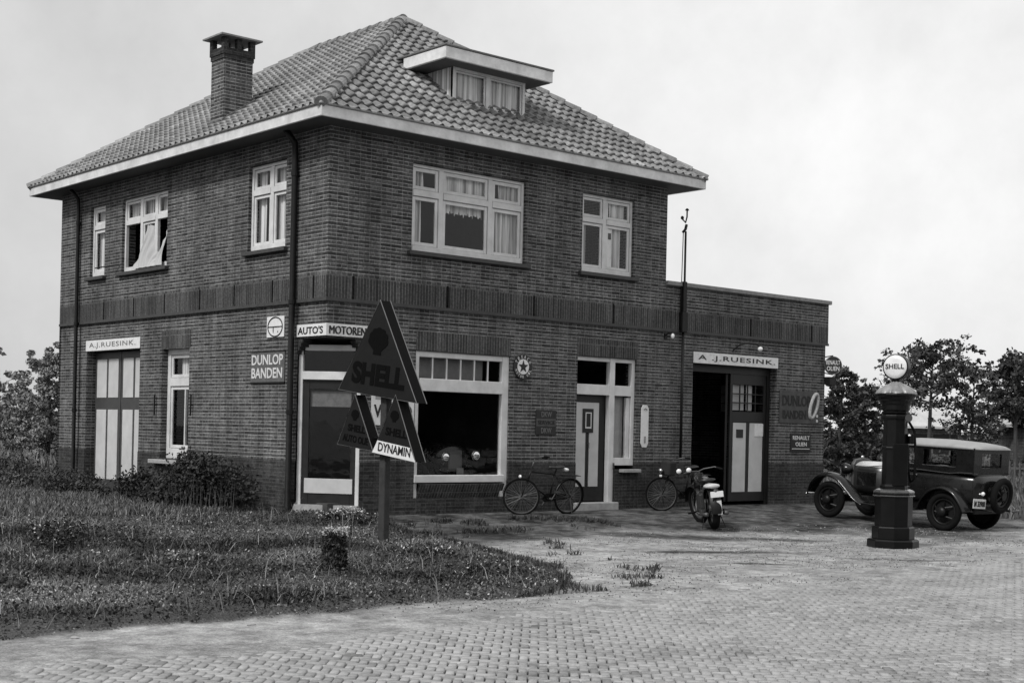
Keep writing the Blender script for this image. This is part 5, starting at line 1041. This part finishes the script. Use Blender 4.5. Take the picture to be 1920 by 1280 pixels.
# grass: density follows the bank
def scatter(n, x0, x1, y0, y1, thr=.35, pw=1.0):
    x = x0 + (x1 - x0) * q.rand(n); y = y0 + (y1 - y0) * q.rand(n) ** pw; k = gmask(x, y) * (.35 + .9 * fbm(x * 1.4, y * 1.4, 66)) > thr * (.4 + q.rand(n) * 1.2); return x[k], y[k]
gx, gy = scatter(230000, -12.5, 1.5, -9.3, 1.5, .45)
track = np.exp(-((gy - (1.0 + .1 * gx)) / 1.1) ** 2)     # trodden path past the house corner
keep = q.rand(len(gx)) > track * .75; gx, gy = gx[keep], gy[keep]
cl = fbm(gx * .9, gy * .9, 12); cl2 = vnoise(gx * 3.5, gy * 3.5, 17)
hh = (.012 + .062 * smooth((cl - .35) * 2.6) * (.4 + .9 * cl2)) * (.5 + q.rand(len(gx))) * (1 - .55 * np.exp(-((gy + 8.6) / .35) ** 2))
tn = .015 + .07 * smooth((fbm(gx * .7, gy * .7, 71) - .3) * 2.2) * (.4 + cl2) + .035 * q.rand(len(gx)); dry = q.rand(len(gx)) < .10 + .12 * (gx < -5) * cl; tn = np.where(dry, .16 + .18 * q.rand(len(gx)), tn)
tn = (tn + .08 * smooth((-4.5 - gx) / 4.5) * (.3 + q.rand(len(gx)))) * (.42 + 1.35 * smooth((fbm(gx * .85 + 3, gy * .85, 81) - .28) * 2.3))  # blades also paled towards the left to imitate haze
o = blades('grass', gx, gy, hh, .012 + .010 * q.rand(len(gx)), tn, 1.5, seed=1); tag(o, 'rough low grass and weeds covering the bank before the house', 'grass', kind='stuff')
sx_, sy_ = scatter(1500, -12.5, 0, -9.0, 1.0, .5)
o = blades('dry_stalks', sx_, sy_, .12 + .22 * q.rand(len(sx_)), np.full(len(sx_), .007), .12 + .25 * q.rand(len(sx_)), 1.3, seed=6); tag(o, 'thin dry bent stalks standing up from the grass bank', 'weeds', kind='stuff')
lx_, ly_ = scatter(60000, -12.5, 1.0, -9.2, 1.2, .6); n_ = len(lx_); lt = fbm(lx_ * 1.1, ly_ * 1.1, 23); P_ = np.stack([lx_, ly_, gh(lx_, ly_) + .015 + .09 * q.rand(n_) * lt], -1)
o = leaves('weed_leaves', P_, .017, (.45 + 1.3 * smooth((fbm(lx_ * .85 + 3, ly_ * .85, 81) - .28) * 2.3)) * np.where(q.rand(n_) < .03 + .22 * (lt > .62), .12 + .18 * q.rand(n_), .02 + .06 * q.rand(n_)), seed=77, asp=.8); tag(o, 'small broad weed leaves among the grass of the bank', 'weeds', kind='stuff')
# tufts in the yard
gx, gy = scatter(120000, -3.5, 5, -8.9, -.3, .3); k = gx > xb(gy) - .2; gx, gy = gx[k], gy[k]
o = blades('yard_tufts', gx, gy, (.03 + .07 * q.rand(len(gx))), .012 + .01 * q.rand(len(gx)), .03 + .05 * q.rand(len(gx)), 1.2, seed=2); tag(o, 'scattered low weed tufts in the sandy yard', 'weeds', kind='stuff')
# longer grass left of the house
gx, gy = scatter(90000, -12, .2, 1.5, 12, .3); k = ~((gx > -1.6) & (gy < 1.6)); gx, gy = gx[k], gy[k]; cl = fbm(gx * .8, gy * .8, 52)
o = blades('long_grass', gx, gy, (.04 + .12 * cl) * (.5 + q.rand(len(gx))), .02 + .015 * q.rand(len(gx)), np.where(q.rand(len(gx)) < .25, .22, .06 + .06 * q.rand(len(gx))), .8, seed=3); tag(o, 'longer pale grass along the left side of the house', 'grass', kind='stuff')
gx = -14 + 34 * q.rand(60000); gy = 12 + 30 * q.rand(60000) ** 1.3; k = ~((gx > -.3) & (gy < 13)) & (gx < 14); gx, gy = gx[k], gy[k]
o = blades('meadow_grass', gx, gy, .35 + .5 * q.rand(len(gx)), .05 + .05 * q.rand(len(gx)), np.where(q.rand(len(gx)) < .4, .25, .10 + .06 * q.rand(len(gx))), .6, seed=4); tag(o, 'tall pale meadow grass behind the left end of the house', 'grass', kind='stuff')
gx = 14.5 + 34 * q.rand(70000); gy = -8 + 26 * q.rand(70000); k = (gy > -6.5 + .2 * (gx - 14)) ; gx, gy = gx[k], gy[k]
o = blades('meadow_grass', gx, gy, .10 + .3 * q.rand(len(gx)), .03 + .04 * q.rand(len(gx)), np.where(q.rand(len(gx)) < .25, .18, .06 + .05 * q.rand(len(gx))), .6, seed=5); tag(o, 'short meadow grass beyond the parked car', 'grass', kind='stuff')

def shrub(name, label, cat, x, y, rx, ry, h_, n, tone, size, seed, group=None, white=0, spikes=0):
    z = ghp(x, y); t_ = thing(name, label, cat, (x, y, z), group=group); qq = np.random.RandomState(seed)
    nc = 14 + n // 400; c = np.stack([qq.randn(nc) * rx * .42, qq.randn(nc) * ry * .42, h_ * (.2 + .62 * qq.rand(nc) ** .8)], -1)
    c[:, 2] *= 1 - .45 * np.clip((c[:, 0] / rx) ** 2 + (c[:, 1] / ry) ** 2, 0, 1)
    k = qq.randint(0, nc, n); P = c[k] + qq.randn(n, 3) * np.array([rx * .16, ry * .16, h_ * .13]); P[:, 2] = np.clip(P[:, 2], .01, h_ * 1.1)
    tn = tone * (.5 + qq.rand(n)) * (.7 + .6 * vnoise(k * 1.7, k * .3, 3))
    leaves('foliage', P, size, tn, t_, seed)
    x_ = MB()
    for i in range(9):
        e = c[qq.randint(nc)]; x_.tube([(e[0] * .15, e[1] * .15, -.05), (e[0] * .5, e[1] * .5, e[2] * .55), tuple(e)], [.014, .009, .004], 5)
    x_.build('stem', M_BARK, t_)
    if white:
        w_ = P[qq.rand(n) < white]; w_ = w_[w_[:, 2] > h_ * .3]; leaves('blossom', w_ + np.array([0, 0, .02]), size * .8, np.full(len(w_), .55), t_, seed + 1)
    if spikes:
        a = qq.rand(spikes) * 6.283; rr = np.sqrt(qq.rand(spikes)); sx_, sy_ = rr * np.cos(a) * rx * .9, rr * np.sin(a) * ry * .9
        blades('stalk', sx_, sy_, h_ * (.7 + .5 * qq.rand(spikes)) * (1 - .5 * rr), np.full(spikes, .012), tone * (1 + qq.rand(spikes) * 2), .3, np.zeros(spikes), t_, seed)
    return t_
shrub('bush', 'big dark bush against the left wall between small window and drainpipe', 'bush', -.75, 2.75, .60, 1.35, .98, 15000, .03, .035, 1, spikes=400)
shrub('bush', 'dark low bush under the small ground-floor window of the left wall', 'bush', -.75, 4.9, .5, .8, .62, 6000, .035, .03, 2, spikes=200)
shrub('bush', 'low weedy bush growing before the pale-panelled doors in the left wall', 'bush', -.8, 8.2, .7, 1.1, .5, 6000, .05, .03, 3, spikes=300)
shrub('bush', 'ragged pale weeds at the far left corner of the house', 'bush', -1.2, 10.6, .9, 1.0, .75, 6000, .09, .035, 4, spikes=400)
shrub('flowering_plant', 'low plant with white blossom beside the corner doorstep', 'plant', -.3, -1.1, .5, .3, .26, 1800, .08, .025, 5, white=.4, spikes=90)
for i, (x_, y_, lab) in enumerate(((-7.3, -3.6, 'pale leafy weed clump leftmost on the grass bank'), (-5.9, -3.3, 'dark tall weed clump in the middle of the grass bank'), (-4.9, -4.6, 'pale weed clump left of the overgrown stump'), (-1.9, -5.2, 'leafy weed clump at the foot of the triangular signpost'), (-2.6, -7.4, 'low weed clump near the pointed end of the grass bank'), (-7.9, -5.8, 'dark weed clump at the left edge of the grass bank'))):
    shrub('weed_clump', lab, 'weeds', x_, y_, .5, .45, .15 if i != 1 else .42, 1700, (.12, .04, .10, .06, .05, .04)[i], .022, 20 + i, 'weed clumps on the grass bank', white=.06, spikes=80)
# overgrown stump
t_ = thing('tree_stump', 'dark overgrown stump with pale blossom on top left of the signpost', 'stump', (-3.85, -6.1, ghp(-3.85, -6.1)))
x = MB(); x.lathe([(.15, -.1), (.115, .08), (.10, .22), (.105, .36), (.06, .40)], 14); x.build('stump', M_WOOD, t_, smooth=True)
qq = np.random.RandomState(8); n = 2600; a = qq.rand(n) * 6.283; zz_ = .44 * qq.rand(n); rr = .085 + .05 * qq.rand(n) ** 2 + .10 * (.44 - zz_) * qq.rand(n); P = np.stack([rr * np.cos(a), rr * np.sin(a), zz_], -1); leaves('ivy', P, .022, .025 + .03 * qq.rand(n), t_, 8)
n = 260; a = qq.rand(n) * 6.283; P = np.stack([.13 * np.cos(a) * qq.rand(n) * 1.5, .13 * np.sin(a), .40 + .09 * qq.rand(n)], -1); leaves('blossom', P, .018, .25 + .3 * qq.rand(n), t_, 9)
gx_ = -6 + 20 * q.rand(38000); gy_ = -9.6 + 9.4 * q.rand(38000); k_ = (gx_ > xb(gy_) - .3) | (gy_ < -8.8); gx_, gy_ = gx_[k_], gy_[k_]; n_ = len(gx_); cl_ = fbm(gx_ * 1.2, gy_ * 1.2, 61); k_ = (cl_ > .35 + .3 * q.rand(n_)) & (gy_ < -4.2 + 1.5 * cl_ - 3 * q.rand(n_) ** 3); gx_, gy_ = gx_[k_], gy_[k_]; n_ = len(gx_)
o = leaves('gravel', np.stack([gx_, gy_, gh(gx_, gy_) + .004], -1), .011, np.where(q.rand(n_) < .55, .07 + .1 * q.rand(n_), .27 + .14 * q.rand(n_)), seed=78, asp=.8); tag(o, 'loose grit and crumbs strewn over the sandy yard', 'gravel', kind='stuff')
# small stones and debris along the road edge
for i in range(26):
    x_ = -9 + 13 * q.rand(); y_ = -9.1 - .2 * q.rand() + (q.rand() ** 3) * 2.0 * (x_ > -1); z_ = ghp(x_, y_); s_ = .015 + .03 * q.rand() ** 2
    if i == 0: m_ = MB(); m_.lathe([(.3, 0), (.9, .25), (1, .6), (.5, .95)], 7, ID, .3, 1, .7); st0 = m_.build('pebble', M_STONE, None, smooth=False); ob = st0
    else: ob = st0.copy(); COL.objects.link(ob)
    ob.location = (x_, y_, z_ - .005); ob.scale = (s_, s_ * .8, s_ * .6); ob.rotation_euler = (0, 0, q.rand() * 6)
    tag(ob, 'small pale pebble lying along the sandy road edge', 'pebble', 'pebbles along the road edge')

def tree(label, x, y, h_, rad, seed, n=9000, tone=.045, size=.16, z0=.22, cat='tree', group='trees beyond the yard', gap=.5, name='tree'):
    z = -.2; t_ = thing(name, label, cat, (x, y, z), group=group); qq = np.random.RandomState(seed)
    x_ = MB(); lean = qq.randn(2) * .03 * h_
    def tp(f): return Vector((lean[0] * f * f, lean[1] * f * f, h_ * f))
    x_.tube([tp(0) - Vector((0, 0, .2)), tp(.2), tp(.45), tp(.7), tp(.93)], [h_ * .022, h_ * .018, h_ * .013, h_ * .008, h_ * .003], 8); x_.build('trunk', M_BARK, t_, smooth=True)
    x_ = MB(); cs = []
    nl = 26
    for i in range(nl):
        f = z0 + (1 - z0) * (i + .5) / nl; a = i * 2.4 + qq.rand(); prof = math.sin(math.pi * min(1, (f - z0) / (1 - z0) * .82 + .16)) ** .8
        L = rad * prof * (.55 + .6 * qq.rand()); b0 = tp(f * .92); e = b0 + Vector((math.cos(a) * L, math.sin(a) * L, L * (.25 + .4 * qq.rand())))
        x_.tube([b0, b0.lerp(e, .5) + Vector((0, 0, -.04 * L)), e], [h_ * .006, h_ * .004, h_ * .0015], 5)
        for k in range(5): cs.append(np.array(b0.lerp(e, .35 + .18 * k)) + qq.randn(3) * rad * .13)
    x_.build('limb', M_BARK, t_)
    cs.append(np.array(tp(.97))); cs = np.array(cs); sz = rad * (.07 + .10 * qq.rand(len(cs)) ** 1.5); k = qq.choice(len(cs), n, p=sz ** 2 / (sz ** 2).sum())
    d = qq.randn(n, 3); d /= np.linalg.norm(d, axis=1)[:, None]; P = cs[k] + d * (sz[k] * (.35 + .75 * qq.rand(n)))[:, None] * np.array([1.1, 1.1, .75]); P[:, 2] = np.maximum(P[:, 2], h_ * .06)
    vv = .5 if tone > .15 else 1; tn = tone * (1 + vv * (.9 * qq.rand(n) - .45)) * (1 + vv * (.6 * ((k * 37) % 11) / 11.0 - .3))
    leaves('crown', P, size, tn, t_, seed, asp=.7); return t_
def tv(dep, px, h_, rad, seed, lab, **k):
    p = vpos(dep, (px - 960) / 2642.44 * dep, 0); return tree(lab, p.x, p.y, h_, rad, seed, **k)
tv(46, 1572, 3.9, 1.25, 1, 'dark round tree just right of the annex corner', n=8000, tone=.05, size=.06, z0=.08)
tv(47, 1622, 3.5, 1.1, 2, 'dark bushy tree between annex corner and petrol pump', n=5200, tone=.055, size=.06, z0=.08)
tv(52, 1742, 5.2, 1.9, 3, 'tallest tree with a ragged two-pointed top behind the petrol pump globe', n=4300, tone=.055, size=.07, z0=.56)
tv(54, 1678, 4.2, 1.2, 4, 'thin open tree directly behind the petrol pump', n=1100, tone=.06, size=.07, z0=.6)
tv(55, 1822, 4.5, 1.5, 5, 'open airy tree above the rear of the parked car', n=2300, tone=.06, size=.07, z0=.42)
tv(50, 1905, 4.6, 1.7, 6, 'dense tree at the right edge of the picture behind the car', n=4200, tone=.055, size=.075, z0=.56)
tv(62, 1832, 3.0, 1.6, 7, 'low spreading tree far behind the car roof', n=1600, tone=.06, size=.08, z0=.1)
tv(58, 1980, 5.2, 2.2, 9, 'broad tree just outside the right edge behind the yard', n=8000, tone=.035, size=.14, z0=.1)
tv(66, 1600, 3.2, 2.2, 10, 'low far tree filling the gap behind the annex corner', n=1500, tone=.07, size=.1, z0=.05)
tv(36, 92, 3.5, 1.15, 8, 'pale tree with bright leaves close behind the left end of the house', n=15000, tone=.24, size=.042, z0=.08, group='trees left of the house')  # trees left of the house get pale leaf tones to imitate haze
tv(40, 40, 2.5, 1.3, 12, 'low rounded pale tree left of the taller tree at the picture edge', n=11000, tone=.22, size=.045, z0=.05, group='trees left of the house')
tv(45, -60, 3.4, 1.8, 13, 'wide pale tree beyond the left edge of the picture', n=5000, tone=.22, size=.08, z0=.05, group='trees left of the house')
# hedge rows far off hiding the horizon
def hedge(lab, p0, p1, h_, n, tone, size, seed):
    t_ = thing('hedge', lab, 'hedge', (p0[0], p0[1], -.2)); qq = np.random.RandomState(seed); t = qq.rand(n); L = math.hypot(p1[0] - p0[0], p1[1] - p0[1])
    hx = h_ * (.6 + .6 * fbm(t * L * .25, t * 0, seed)); P = np.stack([(p1[0] - p0[0]) * t, (p1[1] - p0[1]) * t, hx * qq.rand(n) ** .7], -1) + qq.randn(n, 3) * np.array([.6, .6, .08]); P[:, 2] = np.maximum(P[:, 2], .02)
    leaves('foliage', P, size, tone * (.5 + qq.rand(n)) * (.6 + .8 * vnoise(t * L * .8, t * 0, 5)), t_, seed)
    x_ = MB()
    for i in range(30): f = i / 29; x_.tube([((p1[0] - p0[0]) * f, (p1[1] - p0[1]) * f, -.1), ((p1[0] - p0[0]) * f + .2, (p1[1] - p0[1]) * f, h_ * .5)], .05, 4)
    x_.build('stem', M_BARK, t_); return t_
a0, a1 = vpos(60, 12, 0), vpos(60, 30, 0); hedge('dark hedge along the far side of the yard behind the parked car', a0, a1, 1.0, 11000, .07, .09, 31)
a0, a1 = vpos(75, -42, 0), vpos(75, -20, 0); hedge('long pale hedge across the field left of the house', a0, a1, 1.3, 16000, .3, .13, 32)
a0, a1 = vpos(160, -80, 0), vpos(150, 90, 0); hedge('distant line of trees on the horizon behind everything', a0, a1, 2.4, 40000, .12, .35, 33)

a0, a1 = Vector((-85, -56, 0)), Vector((95, -52, 0)); hedge('unseen tall row of dark trees added across the road to darken window reflections', a0, a1, 11.0, 80000, .03, .6, 34)  # unseen tree row added to darken window reflections and the front wall
# houses beyond the trees
def cottage(lab, dep, px0, px1, pxa, zr, eave=2.3, seed=0):
    l0, l1, la = [(p - 960) / 2642.44 * dep for p in (px0, px1, pxa)]; p = vpos(dep, (l0 + l1) / 2, -.2); t_ = thing('cottage', lab, 'house', p, (0, 0, YAW - math.pi / 2)); w_ = (l1 - l0) / 2; d_ = w_ * .9
    x = MB(); x.box(-w_ + .4, w_ - .4, -d_ + .4, d_ - .4, -.3, eave + .2); wl = x.build('wall', M_BR, t_); x = MB(); a = la - (l0 + l1) / 2
    x.add([(-w_, -d_, eave + .2), (w_, -d_, eave + .2), (w_, d_, eave + .2), (-w_, d_, eave + .2), (a - .2, 0, zr + .2), (a + .2, 0, zr + .2), (-w_, -d_, eave + .08), (w_, -d_, eave + .08), (w_, d_, eave + .08), (-w_, d_, eave + .08)], [(0, 1, 5, 4), (1, 2, 5), (2, 3, 4, 5), (3, 0, 4), (0, 1, 7, 6), (1, 2, 8, 7), (2, 3, 9, 8), (3, 0, 6, 9), (6, 7, 8, 9)]); rf = x.build('roof', mat('pale_roof_tiles', .46, .7, var=.2, scale=2), t_)
    x = MB(); x.box(a - .25, a + .25, .2, .7, zr - .4, zr + .9); x.build('chimney', M_BR, rf)
    for u in (-.5, .1, .55): x = MB(); x.box(w_ * u, w_ * u + .8, -d_ + .36, -d_ + .44, .9, 1.9); wn_ = x.build('window', M_DARK, t_); 
    x = MB(); x.box(-w_ * .1 - .5, -w_ * .1 + .3, -d_ + .37, -d_ + .43, -.2, 1.9); x.build('door', M_DARK, t_)
    return t_
cottage('small house with pale pyramid roof among the trees behind the pump', 75, 1655, 1800, 1732, 3.75, 2.1)
cottage('pale-roofed house cut off by the right edge of the picture', 62, 1880, 2080, 1975, 4.6, 2.15)
# picket fence beyond the car
a0, a1 = vpos(44, 14.6, -.2), vpos(41, 19.5, -.2)
t_ = thing('garden_fence', 'weathered wooden picket fence beyond the rear of the car', 'fence', a0); dvv = a1 - a0; L = dvv.length; x = MB(); dvn = dvv.normalized(); nnn = Vector((-dvn.y, dvn.x, 0)); ff = Frame((0, 0, 0), dvn, nnn)
M_FW = mat('weathered_wood', .08, .85, var=.3)
k = 0; u = 0
while u < L: 
    h_ = .95 + .05 * rnd.random(); x = MB(); x.prism([(u, 0), (u + .05, 0), (u + .05, h_), (u + .025, h_ + .05), (u, h_)], -.02, 0, ff); x.build('picket', M_FW, t_); u += .15
for z in (.25, .75): x = MB(); x.box(0, L, 0, .05, z, z + .07, ff); x.build('rail', M_FW, t_)
